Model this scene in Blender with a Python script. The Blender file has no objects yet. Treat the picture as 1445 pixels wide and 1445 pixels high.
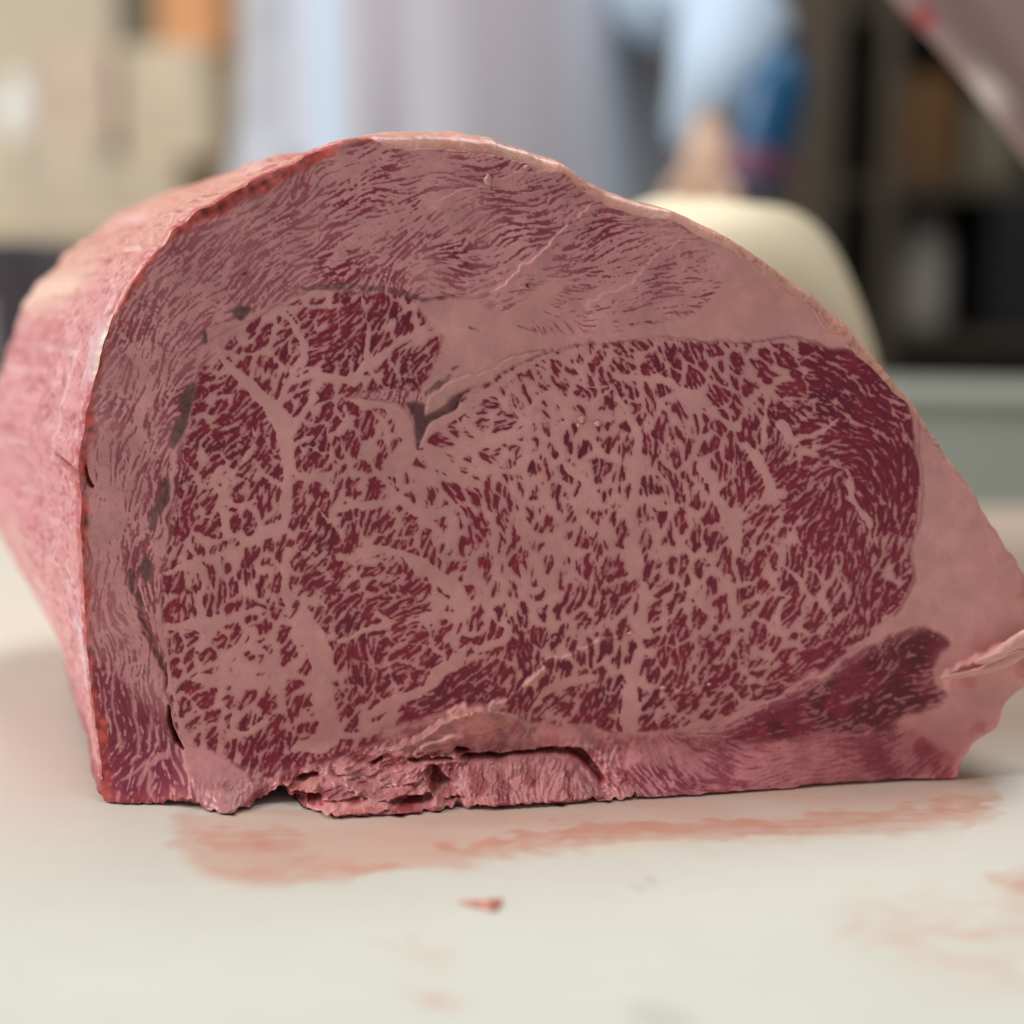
import bpy, bmesh, math, random
import numpy as np
from mathutils import Vector, Matrix

# ------------------------------------------------------------------ camera
FPX, IMG, HOR, CAMH = 1985.0, 1445.0, 430.0, 0.161
PITCH = math.atan((IMG / 2 - HOR) / FPX)
scene = bpy.context.scene
cam_data = bpy.data.cameras.new('camera')
cam_data.sensor_width = 36.0
cam_data.lens = 36.0 * FPX / IMG
cam_data.clip_start = 0.01; cam_data.clip_end = 60
cam = bpy.data.objects.new('camera', cam_data)
scene.collection.objects.link(cam)
cam.location = (0, 0, CAMH)
cam.rotation_euler = (math.pi / 2 - PITCH, 0, 0)
scene.camera = cam
cam_data.dof.use_dof = True
cam_data.dof.focus_distance = 0.457
cam_data.dof.aperture_fstop = 49.45 / 18.0
cam_data.dof.aperture_blades = 0

# ------------------------------------------------------------------ light of the shop: soft room light, big windows to the left
world = bpy.data.worlds.new('World'); scene.world = world; world.use_nodes = True
bg = world.node_tree.nodes['Background']
bg.inputs[0].default_value = (.93, .97, 1.0, 1); bg.inputs[1].default_value = 0.27
def area(name, loc, target, size, sizey, power, colr):
    d = bpy.data.lights.new(name, 'AREA'); d.shape = 'RECTANGLE'; d.size = size; d.size_y = sizey; d.energy = power; d.color = colr
    o = bpy.data.objects.new(name, d); scene.collection.objects.link(o); o.location = loc
    o.rotation_euler = (Vector(target) - Vector(loc)).to_track_quat('-Z', 'Y').to_euler()
    return o
area('window_light', (-4.2, .36, 2.5), (0, .5, .08), 2.6, 2.0, 245, (1.0, .98, .95))
area('back_fill_light', (.35, 1.0, 2.0), (.15, 1.1, 0), 1.6, .5, 30, (1.0, .975, .94))  # added, unseen fill lamp that brightens the background and the fat block
scene.view_settings.view_transform = 'Standard'; scene.view_settings.look = 'None'
scene.view_settings.exposure = -0.13; scene.view_settings.gamma = 1.0; scene.view_settings.use_curve_mapping = False
scene.cycles.use_denoising = True
scene.cycles.max_bounces = 6; scene.cycles.diffuse_bounces = 3; scene.cycles.glossy_bounces = 2
scene.cycles.sample_clamp_indirect = 6.0

# ------------------------------------------------------------------ helpers
SP, CP = math.sin(PITCH), math.cos(PITCH)
def ray(x, y):
    """direction (numpy) of the view line through a point of the picture"""
    a = (np.asarray(x, float) - IMG / 2) / FPX; b = -(np.asarray(y, float) - IMG / 2) / FPX
    return np.stack([a, CP + b * SP, -SP + b * CP], -1)
CAMP = np.array([0, 0, CAMH])
def at(x, y, Y):
    d = ray(x, y); return Vector(CAMP + d * (Y / d[1]))
def on_board(x, y, z=0.0):
    d = ray(x, y); return Vector(CAMP + d * ((z - CAMH) / d[2]))
def to_px(P):
    P = np.asarray(P, float) - CAMP
    f = P[..., 1] * CP - P[..., 2] * SP; u = P[..., 1] * SP + P[..., 2] * CP
    return IMG / 2 + FPX * P[..., 0] / f, IMG / 2 - FPX * u / f

def tag(o, label, cat, group=None):
    o['label'] = label; o['category'] = cat
    if group: o['group'] = group
    return o
def structure(o): o['kind'] = 'structure'; return o
def empty(name, loc=(0, 0, 0)):
    o = bpy.data.objects.new(name, None); scene.collection.objects.link(o); o.location = loc; o.empty_display_size = .05; return o
def link(name, me, mat=None, parent=None, smooth=True):
    o = bpy.data.objects.new(name, me); scene.collection.objects.link(o)
    if mat and not me.materials: me.materials.append(mat)
    if parent:
        o.parent = parent; o.matrix_parent_inverse = Matrix.Translation(-parent.location)
    if smooth and len(me.polygons): me.polygons.foreach_set('use_smooth', np.ones(len(me.polygons), bool))
    return o
def np_mesh(name, V, F, colr=None):
    """quad / tri mesh from numpy arrays (F of shape n x 4 or n x 3)"""
    me = bpy.data.meshes.new(name); V = np.ascontiguousarray(V, np.float32); F = np.ascontiguousarray(F, np.int32)
    n, k = F.shape
    me.vertices.add(len(V)); me.vertices.foreach_set('co', V.ravel())
    me.loops.add(n * k); me.loops.foreach_set('vertex_index', F.ravel())
    me.polygons.add(n); me.polygons.foreach_set('loop_start', np.arange(0, n * k, k, dtype=np.int32))
    me.update(calc_edges=True); me.validate()
    if colr is not None:
        a = me.color_attributes.new('Col', 'FLOAT_COLOR', 'POINT')
        a.data.foreach_set('color', np.concatenate([colr, np.ones((len(colr), 1))], 1).astype(np.float32).ravel())
    return me
def grid_faces(r, c, wrap=False):
    i, j = np.meshgrid(np.arange(r - 1), np.arange(c if wrap else c - 1), indexing='ij')
    j2 = (j + 1) % c
    return np.stack([i * c + j, i * c + j2, (i + 1) * c + j2, (i + 1) * c + j], -1).reshape(-1, 4)

def bm_obj(name, bm, mat, parent=None, smooth=True, bevel=0, seg=2, sub=0):
    me = bpy.data.meshes.new(name)
    bmesh.ops.recalc_face_normals(bm, faces=bm.faces[:])
    bm.to_mesh(me); bm.free()
    o = link(name, me, mat, parent, smooth)
    if bevel:
        m = o.modifiers.new('bevel', 'BEVEL'); m.width = bevel; m.segments = seg; m.limit_method = 'ANGLE'; m.harden_normals = False
    if sub:
        m = o.modifiers.new('sub', 'SUBSURF'); m.levels = sub; m.render_levels = sub
    return o
def add_box(bm, lo, hi, M=None):
    r = bmesh.ops.create_cube(bm, size=1)
    lo, hi = Vector(lo), Vector(hi)
    T = Matrix.Translation((lo + hi) / 2) @ Matrix.Diagonal((*(hi - lo), 1))
    bmesh.ops.transform(bm, matrix=(M @ T) if M else T, verts=r['verts']); return r['verts']
def lathe(bm, prof, seg=28, M=None):
    rings = []
    for (r, z) in prof:
        ring = [bm.verts.new((r * math.cos(2 * math.pi * k / seg), r * math.sin(2 * math.pi * k / seg), z)) for k in range(seg)]
        rings.append(ring)
    for a, b in zip(rings[:-1], rings[1:]):
        for k in range(seg):
            bm.faces.new((a[k], a[(k + 1) % seg], b[(k + 1) % seg], b[k]))
    bm.faces.new(list(reversed(rings[0]))); bm.faces.new(rings[-1])
    if M: bmesh.ops.transform(bm, matrix=M, verts=[v for r in rings for v in r])
def loft(bm, centres, ra, rb, seg=20, fold=None, cap=True):
    """tube through centres with elliptic sections ra x rb; fold(k, a) scales the radius"""
    P = [Vector(c) for c in centres]; rings = []; ref = None
    for i, p in enumerate(P):
        t = (P[min(i + 1, len(P) - 1)] - P[max(i - 1, 0)]).normalized()
        x = Vector((1, 0, 0)) if abs(t.x) < .9 else Vector((0, 0, 1))
        if ref is not None: x = ref
        y = t.cross(x).normalized(); x = y.cross(t).normalized(); ref = x
        ring = []
        for k in range(seg):
            a = 2 * math.pi * k / seg; s = fold(i, a) if fold else 1
            ring.append(bm.verts.new(p + x * (ra[i] * s * math.cos(a)) + y * (rb[i] * s * math.sin(a))))
        rings.append(ring)
    for a, b in zip(rings[:-1], rings[1:]):
        for k in range(seg): bm.faces.new((a[k], a[(k + 1) % seg], b[(k + 1) % seg], b[k]))
    if cap: bm.faces.new(list(reversed(rings[0]))); bm.faces.new(rings[-1])

# ------------------------------------------------------------------ materials
def node_mat(name):
    m = bpy.data.materials.new(name); m.use_nodes = True
    nt = m.node_tree; return m, nt, nt.nodes['Principled BSDF']
def plain(name, c, rough=.55, var=.12, scale=14, spec=.4, metal=0, bump=0.0, bscale=60):
    m, nt, b = node_mat(name); N, L = nt.nodes, nt.links
    tc = N.new('ShaderNodeTexCoord'); no = N.new('ShaderNodeTexNoise'); no.inputs['Scale'].default_value = scale; no.inputs['Detail'].default_value = 5
    L.new(tc.outputs['Object'], no.inputs['Vector'])
    mx = N.new('ShaderNodeMix'); mx.data_type = 'RGBA'
    mx.inputs['A'].default_value = (*[x * (1 - var) for x in c], 1); mx.inputs['B'].default_value = (*[min(x * (1 + var), 1) for x in c], 1)
    L.new(no.outputs['Fac'], mx.inputs['Factor']); L.new(mx.outputs['Result'], b.inputs['Base Color'])
    b.inputs['Roughness'].default_value = rough; b.inputs['Specular IOR Level'].default_value = spec; b.inputs['Metallic'].default_value = metal
    if bump:
        n2 = N.new('ShaderNodeTexNoise'); n2.inputs['Scale'].default_value = bscale; n2.inputs['Detail'].default_value = 6
        L.new(tc.outputs['Object'], n2.inputs['Vector'])
        bp = N.new('ShaderNodeBump'); bp.inputs['Strength'].default_value = bump; bp.inputs['Distance'].default_value = .002
        L.new(n2.outputs['Fac'], bp.inputs['Height']); L.new(bp.outputs['Normal'], b.inputs['Normal'])
    return m
def meat_mat(name, rough, spec, sss=0.0, bump=.25, bscale=900, dist=.00025, coat=0.0, sscale=.004, fibre=0.0):
    m, nt, b = node_mat(name); N, L = nt.nodes, nt.links
    at_ = N.new('ShaderNodeAttribute'); at_.attribute_name = 'Col'
    tc = N.new('ShaderNodeTexCoord')
    if fibre:                                   # membrane and fibres of the outside: stretched along the block
        mp = N.new('ShaderNodeMapping'); mp.inputs['Rotation'].default_value = (0, 0, .48); mp.inputs['Scale'].default_value = (1, .38, 1)
        L.new(tc.outputs['Object'], mp.inputs['Vector'])
        f1 = N.new('ShaderNodeTexNoise'); f1.inputs['Scale'].default_value = 230; f1.inputs['Detail'].default_value = 7; f1.inputs['Distortion'].default_value = 1.6
        f2 = N.new('ShaderNodeTexNoise'); f2.inputs['Scale'].default_value = 60; f2.inputs['Detail'].default_value = 4
        L.new(mp.outputs['Vector'], f1.inputs['Vector']); L.new(tc.outputs['Object'], f2.inputs['Vector'])
        r1 = N.new('ShaderNodeMapRange'); r1.inputs['From Min'].default_value = .52; r1.inputs['From Max'].default_value = .66; r1.inputs['To Max'].default_value = fibre
        L.new(f1.outputs['Fac'], r1.inputs['Value'])
        r2 = N.new('ShaderNodeMapRange'); r2.inputs['From Min'].default_value = .40; r2.inputs['From Max'].default_value = .60
        L.new(f2.outputs['Fac'], r2.inputs['Value'])
        mu = N.new('ShaderNodeMath'); mu.operation = 'MULTIPLY'; L.new(r1.outputs['Result'], mu.inputs[0]); L.new(r2.outputs['Result'], mu.inputs[1])
        mxa = N.new('ShaderNodeMix'); mxa.data_type = 'RGBA'; mxa.blend_type = 'MULTIPLY'; mxa.inputs['B'].default_value = (.62, .30, .36, 1)
        L.new(mu.outputs['Value'], mxa.inputs['Factor']); L.new(at_.outputs['Color'], mxa.inputs['A'])
        r3 = N.new('ShaderNodeMapRange'); r3.inputs['From Min'].default_value = .44; r3.inputs['From Max'].default_value = .34; r3.inputs['To Max'].default_value = fibre * .6
        L.new(f1.outputs['Fac'], r3.inputs['Value'])
        mxb = N.new('ShaderNodeMix'); mxb.data_type = 'RGBA'; mxb.inputs['B'].default_value = (.84, .56, .55, 1)
        L.new(r3.outputs['Result'], mxb.inputs['Factor']); L.new(mxa.outputs['Result'], mxb.inputs['A'])
        L.new(mxb.outputs['Result'], b.inputs['Base Color'])
    else:
        L.new(at_.outputs['Color'], b.inputs['Base Color'])
    b.inputs['Coat Weight'].default_value = coat; b.inputs['Coat Roughness'].default_value = .18
    n0 = N.new('ShaderNodeTexNoise'); n0.inputs['Scale'].default_value = 90; n0.inputs['Detail'].default_value = 4; L.new(tc.outputs['Object'], n0.inputs['Vector'])
    mr = N.new('ShaderNodeMapRange'); mr.inputs['To Min'].default_value = rough - .10; mr.inputs['To Max'].default_value = rough + .12
    L.new(n0.outputs['Fac'], mr.inputs['Value']); L.new(mr.outputs['Result'], b.inputs['Roughness'])
    b.inputs['Specular IOR Level'].default_value = spec
    if sss:
        b.inputs['Subsurface Weight'].default_value = sss; b.inputs['Subsurface Radius'].default_value = (1.0, .35, .25); b.inputs['Subsurface Scale'].default_value = sscale
    n2 = N.new('ShaderNodeTexNoise'); n2.inputs['Scale'].default_value = bscale; n2.inputs['Detail'].default_value = 5; n2.inputs['Roughness'].default_value = .6
    L.new(tc.outputs['Object'], n2.inputs['Vector'])
    bp = N.new('ShaderNodeBump'); bp.inputs['Strength'].default_value = bump; bp.inputs['Distance'].default_value = dist
    L.new(n2.outputs['Fac'], bp.inputs['Height']); L.new(bp.outputs['Normal'], b.inputs['Normal'])
    return m
M_FACE = meat_mat('cut_meat', .42, .26, .08, .35, 900, .00025, .0, .001)
M_SKIN = meat_mat('moist_outer_meat', .42, .34, .12, .45, 420, .0006, .24, .003, .7)
M_SHRED = meat_mat('torn_meat', .38, .40, .14, .5, 700, .0004, .22, .0016)
# ------------------------------------------------------------------ meat pattern (numpy)
# The cut face is worked out on a regular grid laid over the face plane; "u, v" are face
# coordinates (right, down) in units of about 0.23 mm.
STEP = 1.4
NG = 1080
U0, V0 = -20.0, 0.0
gu = U0 + np.arange(NG) * STEP
gv = V0 + np.arange(NG) * STEP
GU, GV = np.meshgrid(gu, gv)
rng = np.random.default_rng(11)

_fx, _fy = np.meshgrid(np.fft.rfftfreq(NG), np.fft.fftfreq(NG))
_f2 = _fx ** 2 + _fy ** 2
def blur(a, s):
    return np.fft.irfft2(np.fft.rfft2(a) * np.exp(-2 * np.pi ** 2 * s * s * _f2), s=(NG, NG))
def unit(a):
    return (a - a.mean()) / a.std()
def gnoise(s_uv):                       # smooth gaussian noise, unit variance, scale in face units
    return unit(blur(rng.standard_normal((NG, NG)), s_uv / STEP))
def sstep(a, b, x):
    t = np.clip((x - a) / (b - a), 0, 1)
    return t * t * (3 - 2 * t)

def inpoly(poly, X, Y):
    P = np.asarray(poly, float)
    r = np.zeros(X.shape, bool)
    x1, y1 = P[-1]
    for x2, y2 in P:
        if y1 != y2:
            c = ((y1 > Y) != (y2 > Y)) & (X < (x2 - x1) * (Y - y1) / (y2 - y1) + x1)
            r ^= c
        x1, y1 = x2, y2
    return r
def smooth_poly(pts, sub=6, closed=True):
    P = np.asarray(pts, float); n = len(P); out = []
    for i in range(n if closed else n - 1):
        if closed:
            p0, p1, p2, p3 = P[(i - 1) % n], P[i], P[(i + 1) % n], P[(i + 2) % n]
        else:
            p0, p1, p2, p3 = P[max(i - 1, 0)], P[i], P[i + 1], P[min(i + 2, n - 1)]
        for k in range(sub):
            t = k / sub
            out.append(0.5 * ((2 * p1) + (-p0 + p2) * t + (2 * p0 - 5 * p1 + 4 * p2 - p3) * t * t + (-p0 + 3 * p1 - 3 * p2 + p3) * t ** 3))
    if not closed:
        out.append(P[-1])
    return np.array(out)

WARPX = gnoise(14) * 2.2 + gnoise(5) * 1.0
WARPY = gnoise(14) * 2.2 + gnoise(5) * 1.0
WU, WV = GU + WARPX, GV + WARPY
def pmask(poly, soft=2.0, warp=True, sm=True):
    q = smooth_poly(poly, 5) if sm else np.asarray(poly, float)
    m = inpoly(q, WU if warp else GU, WV if warp else GV).astype(float)
    return blur(m, soft / STEP) if soft > 0 else m

def line_dist(pts, widths, out, X, Y, margin=60):
    """out = max over the tapered line of (w/2 - d), signed distance inside positive"""
    P = smooth_poly(np.asarray(pts, float), 4, False)
    W = np.interp(np.linspace(0, 1, len(P)), np.linspace(0, 1, len(widths)), widths)
    for i in range(len(P) - 1):
        (x1, y1), (x2, y2) = P[i], P[i + 1]
        j0 = max(int((min(x1, x2) - margin - U0) / STEP), 0); j1 = min(int((max(x1, x2) + margin - U0) / STEP) + 1, NG)
        i0 = max(int((min(y1, y2) - margin - V0) / STEP), 0); i1 = min(int((max(y1, y2) + margin - V0) / STEP) + 1, NG)
        if j1 <= j0 or i1 <= i0:
            continue
        xs, ys = X[i0:i1, j0:j1], Y[i0:i1, j0:j1]
        dx, dy = x2 - x1, y2 - y1
        t = np.clip(((xs - x1) * dx + (ys - y1) * dy) / max(dx * dx + dy * dy, 1e-6), 0, 1)
        d = np.hypot(xs - x1 - t * dx, ys - y1 - t * dy)
        v = (W[i] + (W[i + 1] - W[i]) * t) / 2 - d
        o = out[i0:i1, j0:j1]
        np.maximum(o, v, out=o)
    return out
def lines(sets, warp=True, margin=60):
    out = np.full((NG, NG), -999.0)
    for pts in sets:
        p = np.asarray(pts, float)
        line_dist(p[:, :2], p[:, 2], out, WU if warp else GU, WV if warp else GV, margin)
    return out

# zoomed tracing windows: origin of each and the magnification
Z = 3.6125
ORG = dict(A=(100, 380), B=(480, 380), C=(860, 380), D=(100, 760), E=(480, 760), F=(860, 760))
def tr(win, pts):
    ox, oy = ORG[win]
    return [(ox + p[0] / Z, oy + p[1] / Z) + tuple(w / Z * (.84 if w > 40 else .95) for w in p[2:]) for p in pts]

OUTER = [(150,1126),(143,1085),(136,1030),(127,960),(121,900),(118,820),(116,740),(113,675),(113,640),(120,600),(130,550),(140,515),(153,470),(168,430),
 (190,390),(225,347),(270,307),(330,270),(390,241),(440,217),(500,196),(540,187),(575,182),(620,181),(665,183),(705,187),(722,196),(760,209),(795,222),(815,235),
 (850,256),(900,275),(960,294),(1000,311),(1050,336),(1100,368),(1150,403),(1200,440),(1240,482),(1265,520),(1290,558),(1320,604),(1350,650),(1380,695),
 (1410,746),(1431,788),(1447,815),(1464,856),(1470,900),(1455,955),(1432,978),(1420,992),(1404,1028),(1378,1044),(1364,1062),(1352,1080),(1346,1097),
 (1300,1099),(1200,1103),(1100,1111),(1000,1119),(930,1124),(870,1127),(800,1131),(700,1137),(640,1139),(560,1146),(500,1150),(455,1150),(440,1134),(410,1117),(388,1110),(366,1124),(345,1139),(318,1148),(296,1140),(262,1134),(215,1131),(180,1133)]
RIMW = {540:16,575:24,620:30,665:34,705:34,722:28,760:26,795:24,815:24,850:28,900:24,960:22,1000:24,1050:26,1100:30,1150:34,1200:38,1240:34,1265:26,1290:18,1320:13,1350:11,1380:10,1410:9,1430:6}

EYE = [(300,500),(283,525),(266,600),(248,700),(234,780),(229,850),(231,920),(240,1000),(262,1040),(300,1058),(350,1080),(388,1096),(440,1082),(500,1066),(538,1050),
 (542,1036),(562,1021),(602,1010),(650,1000),(690,998),(722,1012),(780,1021),(870,1034),(890,1039),(960,1036),(1010,1016),(1080,990),(1150,950),(1210,906),(1252,874),
 (1276,838),(1289,780),(1294,700),(1294,620),(1286,565),(1262,525),(1220,504),(1150,485),(1100,479),(1000,483),(900,477),(820,486),(760,501),(700,526),(640,561),(610,590),
 (590,612),(575,590),(560,567),(530,561),(495,556),(530,549),(590,551),(610,532),(621,500),(619,475),(601,463),(601,450),(586,425),(560,415),(500,411),(440,413),(400,430),(350,452),(318,486)]
WEDGE = [(588,422),(604,449),(606,462),(625,475),(622,513),(612,536),(598,556),(612,590),(640,560),(700,524),(750,500),(800,487),(900,475),(1000,480),(1100,476),(1150,482),(1220,502),(1262,522),
 (1300,560),(1445,780),(1480,780),(1300,430),(1100,330),(985,318),(1005,352),(1022,392),(990,432),(930,456),(870,464),(800,472),(756,470),(752,452),(776,430),(800,402),(790,396),(766,400),(742,420),(725,438),(708,443),(693,440),(673,426),(640,421)]
FATCAP = [(1262,522),(1286,565),(1296,620),(1296,700),(1291,780),(1278,842),(1254,878),(1212,912),(1260,893),(1300,884),(1340,905),(1322,930),(1316,962),(1338,978),(1320,998),(1262,1018),(1300,1040),(1340,1100),(1480,1100),(1480,700),(1300,500)]
TAIL = [(1010,1050),(1080,1006),(1150,966),(1210,925),(1270,897),(1318,886),(1342,905),(1322,932),(1316,962),(1338,978),(1318,998),(1262,1018),(1245,1030),(1150,1040),(1080,1045),(1035,1058)]
LOWR = [(860,1050),(960,1042),(1035,1058),(1080,1046),(1150,1041),(1245,1031),(1262,1018),(1300,1040),(1350,1120),(870,1140)]
TRIM = [(388,1098),(440,1082),(500,1066),(538,1050),(542,1036),(562,1021),(602,1010),(650,1000),(690,998),(722,1012),(780,1021),(870,1034),(960,1038),(880,1060),(870,1150),(380,1160)]
CORNER = [(120,955),(150,935),(172,955),(190,985),(215,1010),(235,1040),(250,1075),(272,1110),(280,1150),(120,1150)]
FATFAN = [(262,1042),(300,1056),(345,1085),(362,1105),(372,1126),(345,1150),(310,1155),(285,1130),(268,1095),(256,1058)]
SIDE = [(100,640),(190,640),(232,560),(262,560),(255,640),(240,720),(228,800),(224,880),(230,960),(240,1010),(258,1050),(280,1120),(250,1078),(236,1040),(215,1010),(188,983),(172,955),(150,935),(100,960)]

SEAMS = [
 # A
 tr('A', [(620,600,22),(640,500,36),(662,420,60),(722,370,95),(800,315,100),(920,240,66),(1060,180,60),(1200,120,55),(1330,110,34),(1445,100,20)]),
 tr('A', [(640,540,26),(610,700,22),(590,800,20),(560,900,24),(525,960,44),(505,1060,36),(500,1200,30),(480,1330,48),(455,1445,40)]),
 tr('A', [(750,400,30),(800,480,70),(870,570,95),(960,650,105),(1050,740,120),(1100,840,115),(1105,980,85),(1095,1080,66),(1100,1240,72),(1075,1310,85),(980,1350,72),(880,1400,80)]),
 tr('A', [(1040,690,50),(1110,610,50),(1200,555,45),(1310,535,55),(1445,565,70)]),
 tr('A', [(1080,220,40),(1170,320,50),(1200,420,45),(1180,490,40),(1120,570,40)]),
 tr('A', [(1100,830,70),(1160,800,50),(1200,730,50),(1260,660,40)]),
 tr('A', [(760,1000,30),(715,1070,45),(760,1150,45),(785,1260,66),(790,1340,76)]),
 tr('A', [(930,900,24),(870,985,24),(800,1050,24)]), tr('A', [(1105,990,50),(1160,1045,36),(1260,1055,34),(1350,1030,20)]),
 tr('A', [(790,1200,40),(860,1225,34),(950,1185,20)]), tr('A', [(920,760,18),(935,850,26),(1000,780,16)]),
 tr('A', [(1300,1080,10),(1250,1180,26),(1290,1260,30),(1340,1290,24)]),
 # B
 tr('B', [(30,650,40),(120,675,70),(220,690,90),(300,740,100),(345,830,105),(350,930,90),(315,1030,70),(300,1110,45)]),
 tr('B', [(385,930,40),(450,960,90),(530,1000,105),(620,1060,70),(690,1110,20)]),
 tr('B', [(400,900,50),(470,820,70),(560,740,66),(650,690,56),(800,605,50),(1000,475,44),(1150,430,30)]),
 tr('B', [(620,760,50),(690,840,66),(760,890,60),(850,870,66),(950,800,66),(990,710,56),(1080,640,46),(1140,690,50),(1180,770,44)]),
 tr('B', [(640,870,20),(700,910,30),(690,980,30),(760,1030,36),(850,1020,46),(950,990,50),(960,900,50),(870,890,60)]),
 tr('B', [(930,980,50),(960,1060,36),(960,1170,40),(930,1290,60),(950,1350,56)]), tr('B', [(1080,1000,50),(1130,960,50),(1120,860,56),(1170,800,60)]),
 tr('B', [(1150,1000,40),(1250,1090,66),(1215,1200,76),(1250,1290,66),(1290,1340,60)]),
 tr('B', [(230,1110,30),(340,1215,66),(470,1250,66),(560,1225,46)]), tr('B', [(0,840,50),(45,780,56),(30,700,30)]),
 tr('B', [(0,1230,60),(110,1220,56),(230,1190,40)]), tr('B', [(560,1230,46),(590,1320,50),(560,1400,40)]), tr('B', [(770,1260,50),(800,1340,50),(800,1440,40)]),
 tr('B', [(1190,470,30),(1260,540,40),(1270,600,36),(1390,590,30),(1330,650,36),(1290,700,40)]), tr('B', [(1290,780,60),(1380,760,40)]),
 tr('B', [(130,10,4),(135,300,24),(150,420,30),(110,520,36),(0,545,46)]), tr('B', [(430,300,30),(300,360,34),(210,450,40),(150,500,34)]),
 # C
 tr('C', [(350,610,50),(430,670,125),(500,690,60)]), tr('C', [(50,650,40),(115,800,50),(148,950,60),(130,1080,60),(118,1250,50),(105,1445,60)]),
 tr('C', [(440,690,60),(465,800,40),(455,930,24)]), tr('C', [(500,700,50),(600,790,42),(660,800,30)]),
 tr('C', [(760,560,30),(795,660,52),(800,770,36),(790,890,20)]), tr('C', [(1190,730,16),(1080,820,32),(960,880,38),(900,950,20)]),
 tr('C', [(690,900,40),(760,980,76),(800,1070,56),(820,1125,62),(780,1180,50),(880,1150,40)]),
 tr('C', [(460,1000,40),(530,1080,64),(560,1180,76),(600,1260,95),(650,1310,100),(655,1440,60)]),
 tr('C', [(1120,980,16),(1200,1010,30),(1222,1080,36),(1215,1160,34),(1260,1220,36),(1320,1300,44)]),
 tr('C', [(210,1180,40),(300,1220,52),(390,1220,30)]), tr('C', [(890,800,60),(910,860,64)]), tr('C', [(20,540,30),(120,570,50),(260,560,40),(340,600,40)]),
 # D
 tr('D', [(440,0,36),(440,120,34),(450,300,30),(445,450,26),(480,600,30),(520,720,34),(540,860,30),(600,1000,40)]),
 tr('D', [(490,180,40),(560,150,60),(630,150,62),(690,195,50),(655,310,50),(665,400,50)]), tr('D', [(470,460,40),(600,440,76),(700,450,84),(850,385,62),(950,370,50)]),
 tr('D', [(670,560,56),(720,480,62)]), tr('D', [(640,730,46),(780,705,62),(840,740,52)]), tr('D', [(800,650,36),(830,560,44),(900,470,50),(925,560,52),(985,590,30)]),
 tr('D', [(1190,300,56),(1180,400,84),(1210,480,125),(1265,600,155),(1290,720,135),(1300,860,125),(1312,960,115),(1290,1040,100),(1150,1065,56)]),
 tr('D', [(1110,60,40),(1100,180,52),(1090,300,62),(1110,380,52)]), tr('D', [(870,880,40),(835,960,62),(900,985,52),(990,930,30)]),
 # E
 tr('E', [(0,100,50),(150,85,50),(300,60,56),(400,140,105),(560,240,115),(640,370,66),(510,395,54),(400,405,54),(330,430,20)]),
 tr('E', [(190,380,36),(230,430,50),(150,475,46),(0,520,30)]), tr('E', [(640,560,26),(590,620,95),(480,725,100),(380,795,84),(250,850,66),(150,910,40)]),
 tr('E', [(290,820,66),(230,960,76),(100,1005,64),(0,1010,50)]), tr('E', [(800,60,40),(800,180,42),(840,230,30)]),
 tr('E', [(915,140,44),(950,265,54),(1020,270,30)]), tr('E', [(1080,0,50),(1110,100,64),(1080,200,66),(1105,290,62),(1050,330,52)]),
 tr('E', [(700,80,30),(635,210,40)]), tr('E', [(820,400,46),(850,480,62),(770,540,52),(690,570,42)]), tr('E', [(1300,690,50),(1180,725,62),(1050,785,60),(1000,860,30)]),
 # F
 tr('F', [(95,0,60),(130,120,94),(110,210,52)]), tr('F', [(160,240,50),(185,330,74),(160,430,84),(190,490,60)]), tr('F', [(430,270,40),(485,355,84),(550,370,56)]),
 tr('F', [(140,590,50),(112,700,84),(100,830,94),(100,985,54)]), tr('F', [(600,190,44),(622,320,52),(640,430,30)]), tr('F', [(880,320,30),(880,490,34)]),
 tr('F', [(690,490,30),(610,600,42),(540,640,26)]), tr('F', [(60,1000,24),(350,1000,28),(450,945,34),(650,905,52),(800,835,34),(1000,745,28),(1150,645,34),(1300,510,60),(1445,405,72)]),
]
# fine cap-muscle streaks of fat
CAPSEAMS = [[(795,236,10),(700,262,8),(600,292,14),(520,330,22),(455,372,8)],[(830,300,5),(760,365,26),(700,410,8)],[(955,350,8),(880,402,14),(800,440,20),(740,460,10)],
 [(540,215,16),(500,235,26),(440,258,10)],[(330,360,8),(296,410,22),(262,450,10)],[(170,470,6),(210,540,16),(190,620,16),(160,720,30),(158,780,22)],
 [(150,610,20),(148,700,26),(160,800,20),(196,900,16),(232,985,16),(262,1046,10)],[(125,600,4),(133,700,20),(140,790,10)],
 [(640,232,6),(560,246,10)],[(720,350,6),(620,372,14),(540,372,6)],[(845,455,12),(960,430,16),(1000,390,12)]]

GREY = [tr('A', p) for p in ([(830,205),(880,180),(945,182),(910,225),(880,258),(835,240)],[(672,345),(700,318),(702,370),(680,385)],[(600,600),(636,590),(632,680),(585,775),(552,735),(560,680)],
 [(530,775),(580,780),(578,830),(545,910),(512,905)],[(470,1060),(498,1100),(480,1220),(430,1325),(400,1290),(440,1170)])] + \
 [tr('D', [(375,90),(405,110),(412,190),(395,245),(355,200)])]
GREYLINE = [[(182,806,6),(188,835,11),(198,868,9),(212,905,7),(226,940,8),(236,958,3)],
 tr('A', [(1190,98,16),(1260,98,32),(1350,92,20),(1445,92,22)]), tr('B', [(0,84,18),(120,84,22),(240,98,26),(330,130,22),(420,140,14),(570,134,14)]),
 tr('B', [(440,640,14),(520,590,22),(560,555,26)]), tr('B', [(585,515,18),(600,505,14)]), tr('B', [(655,298,10),(695,318,10)]), tr('B',[(910,308,8),(1000,318,8)])]
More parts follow.
